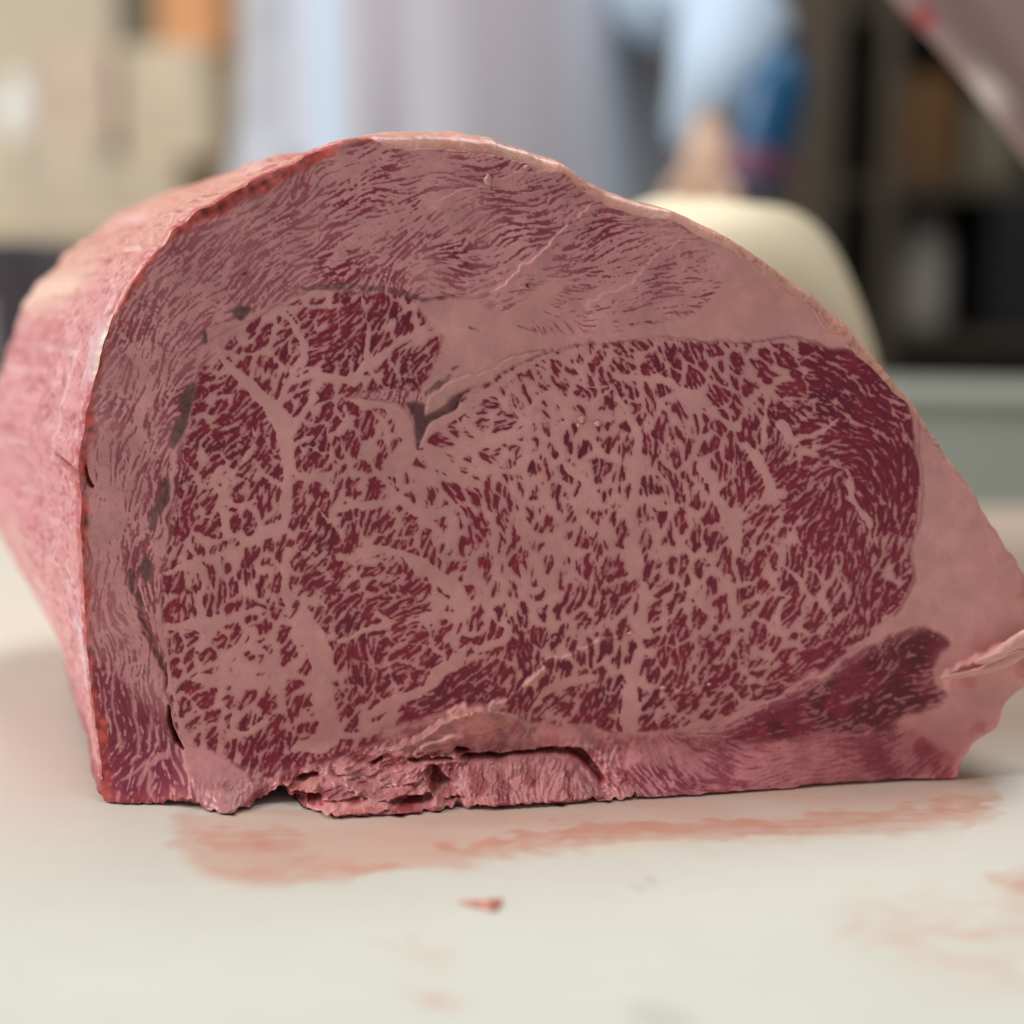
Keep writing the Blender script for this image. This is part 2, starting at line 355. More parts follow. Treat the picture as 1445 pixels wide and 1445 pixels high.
DARKPOCKET = tr('B', [(345,680),(380,668),(425,672),(430,740),(520,690),(640,630),(560,710),(470,770),(430,840),(400,880),(385,930),(378,860),(370,760)])
STRIP = tr('B', [(430,750),(440,662),(560,590),(700,530),(800,482),(900,442),(1050,424),(990,456),(880,510),(760,570),(620,640),(500,712)])
EDGELINES = [tr('B',[(0,660,7),(60,650,8),(200,660,8),(290,690,8),(340,745,9),(372,820,8)]), tr('B',[(430,760,12),(520,690,16),(640,628,12),(800,548,10),(1000,450,8),(1200,392,7),(1445,366,6)]),
 tr('B',[(600,560,8),(760,500,8),(900,436,7),(1060,414,6)]), tr('C',[(0,365,5),(230,338,5),(340,340,5),(500,362,6),(690,372,6),(800,356,7),(950,350,9),(1060,370,9),(1200,420,8),(1340,470,7)]),
 [(300,482,3),(330,462,3),(360,450,3),(400,424,3),(440,411,3),(500,408,3)],[(282,520,2.5),(262,600,2.5),(246,690,2.5),(238,760,2.5)],[(228,930,2.5),(240,1000,3),(252,1030,2.5)],
 tr('E',[(205,1100,10),(215,1030,9),(290,950,7),(440,870,5)]), [(1296,560,2),(1302,640,2.5),(1298,740,2.5),(1284,830,2.5),(1262,868,2)]]

THETA = [(160,560,75),(150,700,88),(200,520,70),(230,430,60),(180,800,98),(165,900,100),(300,370,48),(260,470,55),(400,300,32),(480,330,22),(430,390,35),(560,260,15),(560,350,12),(660,300,15),(650,380,8),
 (760,330,10),(760,270,20),(860,330,15),(900,390,12),(850,430,12),(950,360,25),(1000,380,20),(700,230,5),(620,215,8),(200,700,80),(195,640,78),
 (300,540,58),(260,640,74),(330,660,62),(250,780,80),(330,760,68),(260,860,76),(330,850,60),(280,940,65),(320,1010,55),(400,1000,65),(380,900,55),(430,930,60),(350,480,40),(400,450,35),(460,440,60),
 (520,430,70),(560,450,80),(440,500,30),(450,580,70),(430,680,75),(500,560,50),(520,640,60),(480,780,70),(520,820,40),(560,800,55),(600,820,50),(540,900,45),(600,900,60),(520,1010,50),(580,500,60),(600,760,75),
 (640,640,-35),(620,680,-60),(700,600,20),(740,560,-60),(800,510,-50),(870,540,-62),(700,720,100),(660,700,-65),(760,720,95),(790,770,80),(850,650,78),(900,600,82),(930,560,100),(900,720,80),(960,640,86),
 (970,760,76),(1000,560,-60),(980,500,-50),(1040,540,-55),(1060,620,82),(1100,560,-42),(1150,520,-40),(1200,520,-36),(1250,540,-45),(1270,620,-62),(1200,600,-20),(1150,640,15),(1100,680,50),(1150,700,62),
 (1230,690,-56),(1180,760,70),(1270,760,75),(1240,820,50),(1100,800,66),(1000,820,66),(1080,880,56),(960,880,63),(850,830,70),(760,850,68),(700,900,55),(650,960,44),(780,960,55),(880,950,63),(980,960,50),
 (1080,940,40),(1180,860,50),(560,1030,38),(620,990,40),(840,1000,68),(690,820,72),(650,860,66),(1100,1000,22),(1200,960,25),(1300,910,20),(1150,1060,6),(1000,1080,-20),(920,1095,-50),(190,1000,115),(200,1080,60),(250,1090,100),
 (700,1100,100),(500,1100,20)]
DENS = [(160,560,.50),(150,720,.36),(200,520,.5),(230,430,.5),(170,830,.42),(160,900,.5),(300,370,.5),(260,470,.52),(400,300,.46),(330,300,.5),(480,330,.4),(430,390,.6),(560,260,.38),(560,350,.5),(500,240,.3),(660,300,.34),(650,380,.42),(760,330,.34),(760,270,.38),
 (860,330,.34),(900,390,.30),(850,430,.16),(950,360,.24),(1005,390,.06),(700,230,.48),(620,215,.42),(200,700,.5),(215,640,.6),
 (300,540,.62),(260,640,.72),(330,660,.55),(250,780,.66),(330,760,.55),(260,860,.66),(330,850,.6),(280,940,.6),(320,1010,.68),(400,1000,.66),(380,900,.52),(430,930,.56),(350,480,.66),(400,450,.55),(460,440,.56),(520,430,.62),
 (570,440,.68),(440,500,.7),(450,580,.66),(430,680,.62),(500,560,.62),(520,640,.56),(480,780,.6),(520,820,.6),(560,800,.52),(600,820,.5),(540,900,.6),(600,900,.6),(520,1010,.56),(580,500,.55),(600,760,.42),(640,640,.4),
 (620,680,.42),(700,600,.34),(740,560,.36),(800,510,.42),(870,540,.5),(700,720,.58),(660,700,.6),(760,720,.52),(790,770,.56),(850,650,.52),(900,600,.56),(930,560,.5),(900,720,.56),(960,640,.56),(970,760,.56),(1000,560,.66),(980,500,.5),
 (1040,540,.72),(1060,620,.62),(1100,560,.76),(1150,520,.84),(1200,520,.86),(1250,540,.9),(1270,620,.88),(1200,600,.76),(1150,640,.66),(1100,680,.6),(1150,700,.6),(1230,690,.76),(1180,760,.6),(1270,760,.74),(1240,820,.66),
 (1100,800,.56),(1000,820,.56),(1080,880,.54),(960,880,.58),(850,830,.58),(760,850,.6),(700,900,.64),(650,960,.84),(780,960,.6),(880,950,.6),(980,960,.56),(1080,940,.5),(1180,860,.46),(560,1030,.6),(620,990,.84),(840,1000,.66),(690,820,.6),(650,860,.6),
 (1100,1000,.96),(1200,960,.94),(1300,910,.86),(1150,1062,.56),(1000,1080,.5),(920,1095,.6),(190,1000,.88),(200,1080,.82),(250,1090,.8),(150,880,.6),(195,900,.4),(240,1060,.5)]

def idw(ctrl, vals, pw=3.0):
    c = 8
    x, y = GU[::c, ::c], GV[::c, ::c]
    num = np.zeros(x.shape + (vals.shape[1],)); den = np.zeros(x.shape)
    for (cx, cy), v in zip(ctrl, vals):
        w = 1.0 / ((x - cx) ** 2 + (y - cy) ** 2 + 120.0) ** (pw / 2)
        num += w[..., None] * v; den += w
    s = num / den[..., None]
    # bilinear upsample
    fi = np.arange(NG) / c; i0 = np.minimum(fi.astype(int), s.shape[0] - 2); ft = np.clip(fi - i0, 0, 1)
    a = s[i0] * (1 - ft)[:, None, None] + s[i0 + 1] * ft[:, None, None]
    return a[:, i0] * (1 - ft)[None, :, None] + a[:, i0 + 1] * ft[None, :, None]

_T = np.array(THETA, float); _ang = np.radians(_T[:, 2] * 2)
_dd = idw(_T[:, :2], np.stack([np.cos(_ang), np.sin(_ang)], 1))
TH = 0.5 * np.arctan2(_dd[..., 1], _dd[..., 0]) + gnoise(22) * 0.20 + gnoise(9) * 0.12
DX, DY = np.cos(TH), -np.sin(TH)
_D = np.array(DENS, float)
PD = idw(_D[:, :2], _D[:, 2:3])[..., 0]

_II, _JJ = np.meshgrid(np.arange(NG), np.arange(NG), indexing='ij')
def lic(noise, L, step=1.0):
    acc = noise.copy()
    for sgn in (1, -1):
        x = _JJ.astype(np.float32); y = _II.astype(np.float32)
        px, py = DX * sgn, DY * sgn
        for k in range(L):
            x = x + px * step; y = y + py * step
            xi = np.clip((x + .5).astype(np.int32), 0, NG - 1); yi = np.clip((y + .5).astype(np.int32), 0, NG - 1)
            acc += noise[yi, xi]
            nx, ny = DX[yi, xi], DY[yi, xi]
            s = np.sign(nx * px + ny * py); s[s == 0] = 1
            px, py = nx * s, ny * s
    return acc
def fleck(pre, L, hp):
    a = unit(blur(rng.standard_normal((NG, NG)), pre))
    a = lic(a, L)
    a = blur(a, .55)
    a = a - blur(a, hp)
    return a / np.sqrt(blur(a * a, hp * 2.2) + 1e-9)
FE = fleck(1.2, 4, 7)                    # eye: broad short flecks
FE2 = fleck(.68, 4, 3.6)                    # fine streaks splitting them
FC = fleck(.55, 6, 3.8)                     # cap: fine thin flecks
FT = fleck(0.8, 3, 5)

# fascicle cells: stretched Voronoi cells, fat between them
_seeds = []
_cell = 32.0
_uu = np.arange(180, 1340, _cell); _vv = np.arange(380, 1080, _cell)
for _a, _v in enumerate(_vv):
    for _b, _u in enumerate(_uu):
        _seeds.append((_u + (_cell / 2 if _a % 2 else 0) + rng.uniform(-.42, .42) * _cell, _v + rng.uniform(-.42, .42) * _cell))
_F1 = np.full((NG, NG), 1e9); _F2 = np.full((NG, NG), 1e9)
_wu2, _wv2 = GU + gnoise(10) * 4.5 + gnoise(4) * 1.5, GV + gnoise(10) * 4.5 + gnoise(4) * 1.5
for (sx, sy) in _seeds:
    R = 85
    j0 = max(int((sx - R - U0) / STEP), 0); j1 = min(int((sx + R - U0) / STEP), NG); i0 = max(int((sy - R - V0) / STEP), 0); i1 = min(int((sy + R - V0) / STEP), NG)
    if j1 <= j0 or i1 <= i0: continue
    ci, cj = min(max(int((sy - V0) / STEP), 0), NG - 1), min(max(int((sx - U0) / STEP), 0), NG - 1)
    c, s = DX[ci, cj], DY[ci, cj]
    ex, ey = _wu2[i0:i1, j0:j1] - sx, _wv2[i0:i1, j0:j1] - sy
    d = np.hypot((ex * c + ey * s) / 1.75, (-ex * s + ey * c) * 1.05)
    f1, f2 = _F1[i0:i1, j0:j1], _F2[i0:i1, j0:j1]
    np.copyto(f2, np.minimum(f2, np.maximum(f1, d))); np.copyto(f1, np.minimum(f1, d))
GAPD = np.minimum(_F2 - _F1, 60)          # 0 on the borders

m_eye = pmask(EYE, 1.2); m_wedge = pmask(WEDGE, 2.5); m_fat = pmask(FATCAP, 2.0); m_tail = pmask(TAIL, 6.0); m_lowr = pmask(LOWR, 5.0)
m_trim = pmask(TRIM, 3.0); m_corner = pmask(CORNER, 5.0); m_fan = pmask(FATFAN, 2.0); m_side = pmask(SIDE, 6.0)
s_d = lines(SEAMS) + gnoise(9) * 1.0 + gnoise(3.6) * .8 + FE * .35 - .6; cs_d = lines(CAPSEAMS)
seam = sstep(-1.5, 3.2, s_d); capseam = sstep(-5, 3, cs_d)

zthr = np.where(PD < .5, 1, -1) * 0
_pp = np.clip(PD, .02, .985)
zthr = -np.log(_pp / (1 - _pp)) / 1.65                               # inverse normal, nearly
_mid = np.exp(-((GU - 760) / 190) ** 2 - ((GV - 680) / 150) ** 2)
gapw = 3.9 + 1.5 * gnoise(24) + 1.5 * _mid
gap = np.exp(-(blur(GAPD, .8) / np.clip(gapw, 2.0, 9)) ** 2) * np.clip(1.0 + .45 * gnoise(26), .15, 1.8)
dark = sstep(.66, .9, PD)
_raw = (FE * .66 + FE2 * .86) - zthr * .9 + 1.02 + .12 * gnoise(18) - .20 * _mid - gap * 3.3 * (1 - .45 * dark) - seam * 5
lean_eye = sstep(-.85, 1.25, _raw)
lean_eye = np.maximum(lean_eye, .70 * blur(lean_eye, 2.0) * (1 - .6 * seam))
lean_cap = sstep(-.40, 1.05, (FC * 1.15 + gnoise(13) * .45) - zthr * .9 + .16 - capseam * 1.4) * (.74 + .14 * gnoise(20)).clip(.4, 1)
lean_tail = np.maximum(sstep(-1.7, .9, FT * .8 + FC * .5 + gnoise(9) * .5 - zthr + .1), .58)
CORNERWEB = [[(196,1110,3),(205,1085,5),(222,1068,12),(234,1070,6)],[(186,960,3),(188,1000,4),(192,1050,4),(182,1080,3)],[(205,975,3),(212,1010,4),(206,1050,3)],[(165,960,4),(162,1010,3),(170,1060,3)],[(206,1075,5),(212,1100,5),(216,1130,3)],[(245,1080,5),(262,1110,4)],[(222,1050,3),(216,1020,2)],[(150,970,3),(150,1020,2)],[(172,1100,3),(190,1090,4),(206,1075,6)]]
web = sstep(-2.5, 2.0, lines(CORNERWEB))
lean_corner = np.clip(sstep(-.9, .5, FC * .75 + FT * .6 - zthr + .1) - web * .8, 0, 1)
lean = lean_eye * m_eye + lean_cap * (1 - m_eye)
lean = lean * (1 - m_tail) + lean_tail * m_tail
lean = lean * (1 - m_corner) + lean_corner * m_corner
lean *= (1 - m_wedge) * (1 - m_fat) * (1 - m_fan) * (1 - seam * (1 - m_eye))
lowlean = np.maximum(sstep(-.5, 1.5, FC * .5 + gnoise(10) * .6 + gnoise(28) * .8 - zthr * .8) * .8, .20)
lean = lean * (1 - m_lowr) + lowlean * m_lowr
trimlean = sstep(.3, 1.9, FT * .5 + FC * .6 + gnoise(12) * 1.0) * .6
lean = lean * (1 - m_trim) + trimlean * m_trim
_stain_low = pmask([(890,1075),(960,1080),(1010,1100),(1060,1106),(1050,1122),(900,1128),(880,1100)], 5)
lean = np.maximum(lean, _stain_low * sstep(-.6, .8, FC + .2) * .95)
_tailsm = pmask([(1290,990),(1325,975),(1338,980),(1325,997),(1280,1010),(1240,1025),(1250,1008)], 3)
lean = np.maximum(lean, _tailsm * sstep(-.8, .6, FT) * .8)
edge_l = lines(EDGELINES, True)
greyln = sstep(-2, 1.0, lines(GREYLINE))
grey = np.clip(sum(pmask(g, 1.4) for g in GREY), 0, 1)
strip = pmask(STRIP, 1.2, True, False); pocket = pmask(DARKPOCKET, 1.6, True, False)

# ---- colour (linear), pigments only
def col(r, g, b): return np.array([r, g, b])
def mix(a, b, t): return a * (1 - t[..., None]) + b * t[..., None]
n1, n2, n3 = gnoise(45), gnoise(12), gnoise(3.2)
fat = np.broadcast_to(col(.700, .372, .312), (NG, NG, 3)) * (1 + .035 * n1 + .03 * n2 + .02 * n3)[..., None]
capw = np.clip(1 - m_eye - m_wedge - m_fat, 0, 1)
fat = mix(fat, col(.68, .335, .300) * (1 + .06 * n2 + .04 * n3)[..., None], capw * .8)
fat = mix(fat, col(.68, .325, .262) * np.ones((NG, NG, 1)), np.clip(m_fat + .5 * m_wedge, 0, 1) * sstep(-1.0, 1.6, n1) * .8)
fat = mix(fat, col(.67, .27, .25) * (1 + .14 * n2 + .08 * n3)[..., None], np.clip(m_trim * .9 + m_lowr * .5 + m_fan * .4, 0, 1))
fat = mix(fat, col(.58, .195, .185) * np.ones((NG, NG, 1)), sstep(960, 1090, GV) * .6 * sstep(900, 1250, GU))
ln = mix(np.broadcast_to(col(.275, .034, .050), (NG, NG, 3)), np.broadcast_to(col(.175, .020, .040), (NG, NG, 3)), np.clip(sstep(-.3, 1.8, n2 * .6 + n1 * .6) + .55 * dark * m_eye + .5 * m_tail, 0, 1))
ln = mix(ln, np.broadcast_to(col(.33, .042, .050), (NG, NG, 3)), sstep(.6, 2.2, gnoise(8) + .4 * n3) * .8)
ln = mix(ln, np.broadcast_to(col(.30, .065, .085), (NG, NG, 3)), np.clip(m_corner * .6 + capw * .25, 0, 1))
fat = fat * col(1.09, .96, 1.10)
ln = ln * col(1.06, .66, 1.02)
ln = mix(ln, np.broadcast_to(col(.125, .012, .022), (NG, NG, 3)), m_tail * sstep(-1.2, .8, n2 + n1 * .5) * .85)
core = sstep(.55, 1.0, lean)
ln = ln * (1.10 - .18 * core - .10 * FE2.clip(-1.5, 1.5))[..., None]
COL = mix(fat, ln, np.clip(lean, 0, 1) * .97)
COL = mix(COL, np.broadcast_to(col(.205, .098, .092), (NG, NG, 3)) * (1 + .16 * n3 + .16 * FC + .12 * n2)[..., None], np.clip(grey * .95, 0, 1))
COL = mix(COL, np.broadcast_to(col(.17, .075, .07), (NG, NG, 3)), np.clip(greyln * (.75 + .3 * FT), 0, 1) * .85)
COL = mix(COL, np.broadcast_to(col(.71, .355, .315), (NG, NG, 3)) * (1 + .04 * n3)[..., None], strip * .85)
COL = mix(COL, np.broadcast_to(col(.20, .085, .10), (NG, NG, 3)) * (1 + .25 * n2)[..., None], pocket * .9)
COL = mix(COL, np.broadcast_to(col(.26, .10, .09), (NG, NG, 3)), sstep(-2.2, .8, edge_l) * .45 * np.clip(.8 + .4 * n2, 0, 1))
FATLINES = [[(1326,636,2),(1330,650,3),(1330,660,1)],[(1344,655,3),(1348,668,2)],[(1358,690,2),(1362,706,3),(1370,712,2)],[(1398,745,2),(1396,770,4),(1400,795,3),(1408,806,1)],[(1440,784,2),(1420,796,3),(1406,812,4),(1402,826,2)],
 [(1302,840,2),(1310,820,3),(1322,806,2)],[(1300,845,4),(1308,852,2)],[(1300,540,2),(1330,600,2),(1350,650,1)],[(940,458,2),(952,470,3),(990,478,2)],[(1060,372,2),(1090,388,2),(1108,392,1)],[(985,412,2),(1040,405,2),(1086,412,2),(1130,430,2),(1168,446,1)],
 [(605,446,2),(640,456,2),(668,470,2)],[(1140,456,2),(1150,464,3),(1160,462,2)],[(1030,478,1),(1040,470,2),(1060,474,1)],[(1100,462,2),(1112,458,1)],[(870,286,3),(890,298,5),(905,308,2)],[(968,318,4),(985,328,6),(1000,332,3)]]
COL = mix(COL, np.broadcast_to(col(.84, .53, .46), (NG, NG, 3)), sstep(-1.6, 1.6, lines(FATLINES) + gnoise(6) * .8) * .20)
COL = COL * (1 + (.035 * gnoise(20) + .03 * gnoise(8))[..., None] * (m_fat + m_wedge)[..., None].clip(0, 1))
# left cut edge: blood red plus painted glow of light shining through; the right flap's red spots
_ol = np.array(OUTER, float)
_rim = lines([[(150,1126,14),(143,1085,16),(136,1030,12),(128,960,8),(121,900,8),(118,820,12),(116,740,12),(113,675,14),(120,600,16),(130,550,10),(140,515,4),(160,455,6),(190,390,12),(225,347,20),(270,307,26),(330,270,28),(390,241,26),(440,217,24),(500,196,18),(540,190,8)]], True)
rim = sstep(-9, 2, _rim)
COL = mix(COL, np.broadcast_to(col(.60, .095, .075), (NG, NG, 3)) * (1 + .25 * n3)[..., None], np.clip(rim * (.72 + .30 * n2), 0, .9))
_rb = lines([[(150,1128,12),(200,1128,14),(262,1131,10)],[(1366,958,16),(1372,962,10)],[(1440,930,10),(1452,950,18)],[(1452,810,10),(1456,870,16)],[(1376,1032,8),(1400,1024,6)],[(400,1105,10),(440,1112,12)]], True)
COL = mix(COL, np.broadcast_to(col(.56, .10, .095), (NG, NG, 3)), sstep(-9, 4, _rb + gnoise(5) * 3) * .4)
_blk = lines([tr('B', [(952,84,16),(956,88,12)]), [(343,387,3),(347,384,2)], tr('A', [(72,1015,12),(95,1090,20),(110,1110,8)])], False)
COL = mix(COL, np.broadcast_to(col(.13, .012, .015), (NG, NG, 3)), sstep(-2, 1, _blk) * .95)
COL = mix(COL, np.broadcast_to(col(.74, .40, .34), (NG, NG, 3)), np.clip(m_trim * sstep(.4, 1.6, gnoise(7) + FE2 * .4) * .55, 0, 1))
COL = np.clip(COL * (1 + .03 * rng.standard_normal((NG, NG)))[..., None], 0.004, .92)

# ---- relief in metres, towards the viewer
MM = .001
H = (gnoise(70) * .55 + gnoise(25) * .16 + gnoise(6) * .03) * MM
H -= lean * .10 * MM
H += (seam * .05 * m_eye) * MM
def ledge(pts, h, fall, jag=1.0):
    """a knife step: surface rises to the line from its lower-right side and drops sharply beyond it"""
    P = smooth_poly(np.asarray(pts, float), 6, False)
    mg = fall * 4 + 10
    j0 = max(int((P[:, 0].min() - mg - U0) / STEP), 0); j1 = min(int((P[:, 0].max() + mg - U0) / STEP), NG)
    i0 = max(int((P[:, 1].min() - mg - V0) / STEP), 0); i1 = min(int((P[:, 1].max() + mg - V0) / STEP), NG)
    W = np.s_[i0:i1, j0:j1]
    X, Y = (GU + (WARPX + LJX) * jag)[W], (GV + (WARPY + LJY) * jag)[W]
    bd = np.full(X.shape, 1e9); bs = np.zeros(X.shape); bt = np.zeros(X.shape)
    for i in range(len(P) - 1):
        (x1, y1), (x2, y2) = P[i], P[i + 1]; dx, dy = x2 - x1, y2 - y1; L2 = dx * dx + dy * dy
        t = ((X - x1) * dx + (Y - y1) * dy) / L2; tc = np.clip(t, 0, 1)
        d = np.hypot(X - x1 - tc * dx, Y - y1 - tc * dy); s = np.sign((X - x1) * dy - (Y - y1) * dx)
        k = d < bd
        bd[k] = d[k]; bs[k] = s[k]; bt[k] = (i + tc[k]) / (len(P) - 1)
    endf = sstep(0, .12, bt) * sstep(1, .88, bt)
    o1 = np.zeros((NG, NG)); o2 = np.zeros((NG, NG))
    o1[W] = np.where(bs > 0, np.exp(-bd / fall), np.exp(-(bd / 2.2) ** 2)) * h * endf
    o2[W] = np.exp(-(bd / 3.0) ** 2) * endf
    return o1, o2
LJX, LJY = gnoise(3.5) * 1.2, gnoise(3.5) * 1.2
RIDGES = [([(836,284),(800,318),(760,358),(728,388),(690,418)], -.75, 34), ([(968,336),(925,366),(888,400),(850,424),(822,438)], -.4, 24), ([(800,232),(760,242),(690,262),(600,288)], -.35, 16),
          ([(886,890),(860,902),(820,918),(780,932),(752,950),(740,968),(716,985),(690,992)], -1.0, 36), ([(700,1000),(668,996),(650,1004),(616,1022),(580,1042),(545,1060)], -2.6, 60),
          ([(990,960),(950,975),(915,985)], -.6, 12), ([(1440,905),(1400,918),(1362,938),(1325,952)], -1.8, 20), ([(1444,925),(1400,940),(1330,955)], -1.2, 12)]
for pts, h, fall in RIDGES:
    a, b = ledge(pts, -h * MM, fall)
    H += a
    COL = mix(COL, np.broadcast_to(col(.76, .36, .31), (NG, NG, 3)), b * .14)
def carve(sets, depth, soft):
    global H, COL
    d = lines(sets, True)
    m = sstep(-soft, soft * .6, d)
    H = H - m * depth * MM
    return m
SLOTS = [[(652,1069,2),(690,1069,6),(715,1067,4),(740,1063,3),(770,1061,6),(800,1060,8),(818,1066,9),(832,1082,12),(846,1100,6)]]
SLOT2 = [[(578,1070,5),(590,1072,8),(606,1069,5)],[(408,1104,4),(425,1100,9),(448,1094,5)],[(524,1077,3),(536,1074,5)],[(643,1058,4),(656,1061,5)],[(600,1072,3),(640,1071,3)]]
SLOT3 = [[(234,1000,2),(240,1015,5),(247,1036,8),(258,1052,2)]]
m_s1 = carve(SLOTS, 5.5, 3); m_s2 = carve(SLOT2, 5, 2); m_s3 = carve(SLOT3, 5, 2); m_s4 = carve(GREYLINE[:1], .8, 2)
m_s5 = carve([[(612,1090,14),(625,1112,26),(640,1130,20)],[(600,1128,16),(560,1138,10)]], 7, 6)
m_s6 = carve([tr('A', [(72,1015,8),(95,1090,14),(110,1110,6)])], 1.2, 2)
m_s7 = carve([[(420,1118,14),(445,1125,14)]], 6, 4)
COL = mix(COL, np.broadcast_to(col(.20, .018, .018), (NG, NG, 3)), np.clip(m_s1 + m_s2 * .8 + m_s3 + m_s5 * .8 + m_s6 + m_s7 * .6, 0, 1) * .9)
H -= pocket * 1.2 * MM; H += strip * .4 * MM; H -= grey * .25 * MM
H += sstep(-2, 1.5, edge_l) * -.12 * MM
# torn, lumpy trim at the foot of the face
rough = np.clip(m_trim * sstep(1025, 1075, GV) + m_fan * sstep(1085, 1115, GV) * .4, 0, 1) * (1 - .75 * pmask([(655,1078),(700,1070),(800,1066),(850,1110),(850,1135),(660,1135)], 5))
_ra = gnoise(11); _rb2 = gnoise(5); lump = (np.exp(-np.abs(_ra) * 1.6) * 2.0 + np.exp(-np.abs(_rb2) * 1.8) * 1.2 + np.abs(gnoise(7)) * .6 + gnoise(2.0) * .22 + FT * .10) * MM
H += rough * .42 * (lump - 1.9 * MM)
COL = mix(COL, np.broadcast_to(col(.70, .29, .27), (NG, NG, 3)), np.clip(rough * sstep(1.6, 3.2, lump / MM) * .7, 0, 1))
COL = mix(COL, np.broadcast_to(col(.36, .045, .05), (NG, NG, 3)), np.clip(rough * sstep(2.0, .9, lump / MM) * .85, 0, 1))
# the torn flap swells outward
flapm = blur(inpoly(smooth_poly([(646,1094),(641,1081),(660,1077),(690,1074),(722,1071),(744,1066),(780,1066),(806,1077),(828,1099),(850,1114),(856,1140),(662,1146),(668,1124),(656,1112)], 5), GU + WARPX * .6 + LJX * 1.3, GV + WARPY * .6 + LJY * 1.3).astype(float), 1.1)
_rowm = sstep(1060, 1136, GV)
H += flapm * sstep(636, 700, GU) * sstep(866, 800, GU) * (1.6 + 2.0 * np.sin(np.clip(_rowm, 0, 1) * 2.6) + .22 * gnoise(6) + .4 * gnoise(14)) * MM
_fs = np.sin((GU - (GV - 1066) * .35 * (GU - 700) / 120) * .19 + 1.2 * gnoise(16) + .5 * gnoise(5))
COL = mix(COL, np.broadcast_to(col(.62, .225, .22), (NG, NG, 3)) * (1 + .07 * n2 + .04 * n3)[..., None], flapm)
COL = mix(COL, np.broadcast_to(col(.34, .05, .06), (NG, NG, 3)), flapm * sstep(.15, 1.1, _fs + .5 * gnoise(9)) * .85 * sstep(1072, 1092, GV))
H -= flapm * sstep(.3, 1.2, _fs) * .35 * MM
H += m_fan * .4 * MM
H += m_lowr * (FC * .10 + gnoise(9) * .25) * MM + rough * FE2 * .24 * MM + flapm * FE2 * .16 * MM
# loose plates and shreds: raised pieces with frayed edges
def plate(pts, h, tilt, c, dk=0.0, fray=1.4, edge=.35):
    global H, COL
    q = smooth_poly(pts, 5)
    j0 = max(int((q[:, 0].min() - 20 - U0) / STEP), 0); j1 = int((q[:, 0].max() + 20 - U0) / STEP); i0 = int((q[:, 1].min() - 20 - V0) / STEP); i1 = int((q[:, 1].max() + 20 - V0) / STEP)
    m = np.zeros((NG, NG)); W = np.s_[i0:i1, j0:j1]
    m[W] = inpoly(q, (GU + LJX * fray + WARPX * .4)[W], (GV + LJY * fray + WARPY * .4)[W])
    m = blur(m, .75); cx, cy = q.mean(0)
    H = H + m * (h + tilt[0] * (GU - cx) + tilt[1] * (GV - cy) + .12 * n2 + .08 * FT) * MM
    e = np.clip(m * (1 - blur(m, 2.2)) * 4, 0, 1)
    COL = mix(COL, np.asarray(c) * col(.86, .86, .88) * (1 + .12 * n2 + .09 * n3 + .05 * FT)[..., None], np.clip(m, 0, 1) * .85)
    if dk: COL = mix(COL, np.broadcast_to(col(.34, .05, .06), (NG, NG, 3)), m * sstep(.2, 1.4, n2 + FT * .4) * dk)
    COL = mix(COL, np.broadcast_to(col(.84, .42, .38), (NG, NG, 3)), e * edge)
plate([(540,1062),(580,1040),(616,1021),(650,1003),(690,999),(730,1012),(700,1030),(650,1040),(600,1056),(560,1066)], 1.2, (0, -.012), (.76, .29, .27))
plate([(594,1050),(622,1038),(648,1032),(655,1038),(640,1050),(610,1060),(596,1062)], 1.6, (0, -.02), (.78, .34, .31), 0, 1.0, .5)
plate([(586,1060),(600,1066),(640,1064),(658,1068),(640,1076),(610,1079),(592,1075)], 1.6, (0, -.05), (.72, .25, .24))
plate([(634,1004),(650,994),(662,994),(668,1002),(656,1010),(644,1012)], 1.8, (0, -.03), (.76, .28, .24), .2, 1.8, .6)
plate([(470,1092),(490,1082),(520,1076),(540,1082),(520,1094),(490,1100)], 1.8, (0, -.03), (.74, .26, .25))
plate([(532,1094),(560,1082),(604,1080),(614,1088),(596,1104),(555,1110),(536,1106)], 2.2, (.01, -.03), (.70, .235, .23), .2)
plate([(500,1106),(540,1112),(580,1110),(598,1120),(570,1132),(520,1128),(500,1118)], 2.0, (0, -.04), (.64, .19, .19), .5, 2.2)
plate([(440,1100),(470,1098),(500,1104),(505,1124),(470,1132),(448,1124)], 2.2, (0, -.03), (.62, .21, .22), .6, 2.2)
plate([(404,1106),(425,1101),(446,1099),(452,1112),(440,1122),(428,1126),(434,1138),(424,1140),(414,1124),(402,1116)], 3.2, (0, -.03), (.70, .22, .19), .3, 2.0, .6)
plate([(618,1128),(626,1112),(640,1110),(650,1118),(642,1132),(630,1134),(620,1137)], 3.0, (0, -.02), (.64, .19, .18), .2, 2.0, .6)
plate([(455,1140),(480,1137),(510,1135),(522,1129),(545,1135),(566,1137),(548,1143),(520,1149),(480,1151),(458,1150)], 3.0, (0, 0), (.70, .22, .21), .2, 1.8, .6)
0 and plate([(296,1120),(318,1112),(340,1116),(352,1128),(336,1142),(318,1148),(300,1140)], 1.2, (0, -.02), (.76, .30, .27), .1, 2.2, .5)
plate([(740,962),(752,948),(768,944),(764,958),(752,968)], 1.2, (0, -.03), (.76, .36, .32), 0, 1.8, .6)
plate([(686,994),(705,986),(716,984),(708,996),(694,1000)], 1.0, (0, -.02), (.74, .33, .29), 0, 1.8, .6)
H = H * (blur(inpoly(smooth_poly(OUTER, 4), GU, GV).astype(float), 2.5) * 1.6 - .6).clip(0, 1)
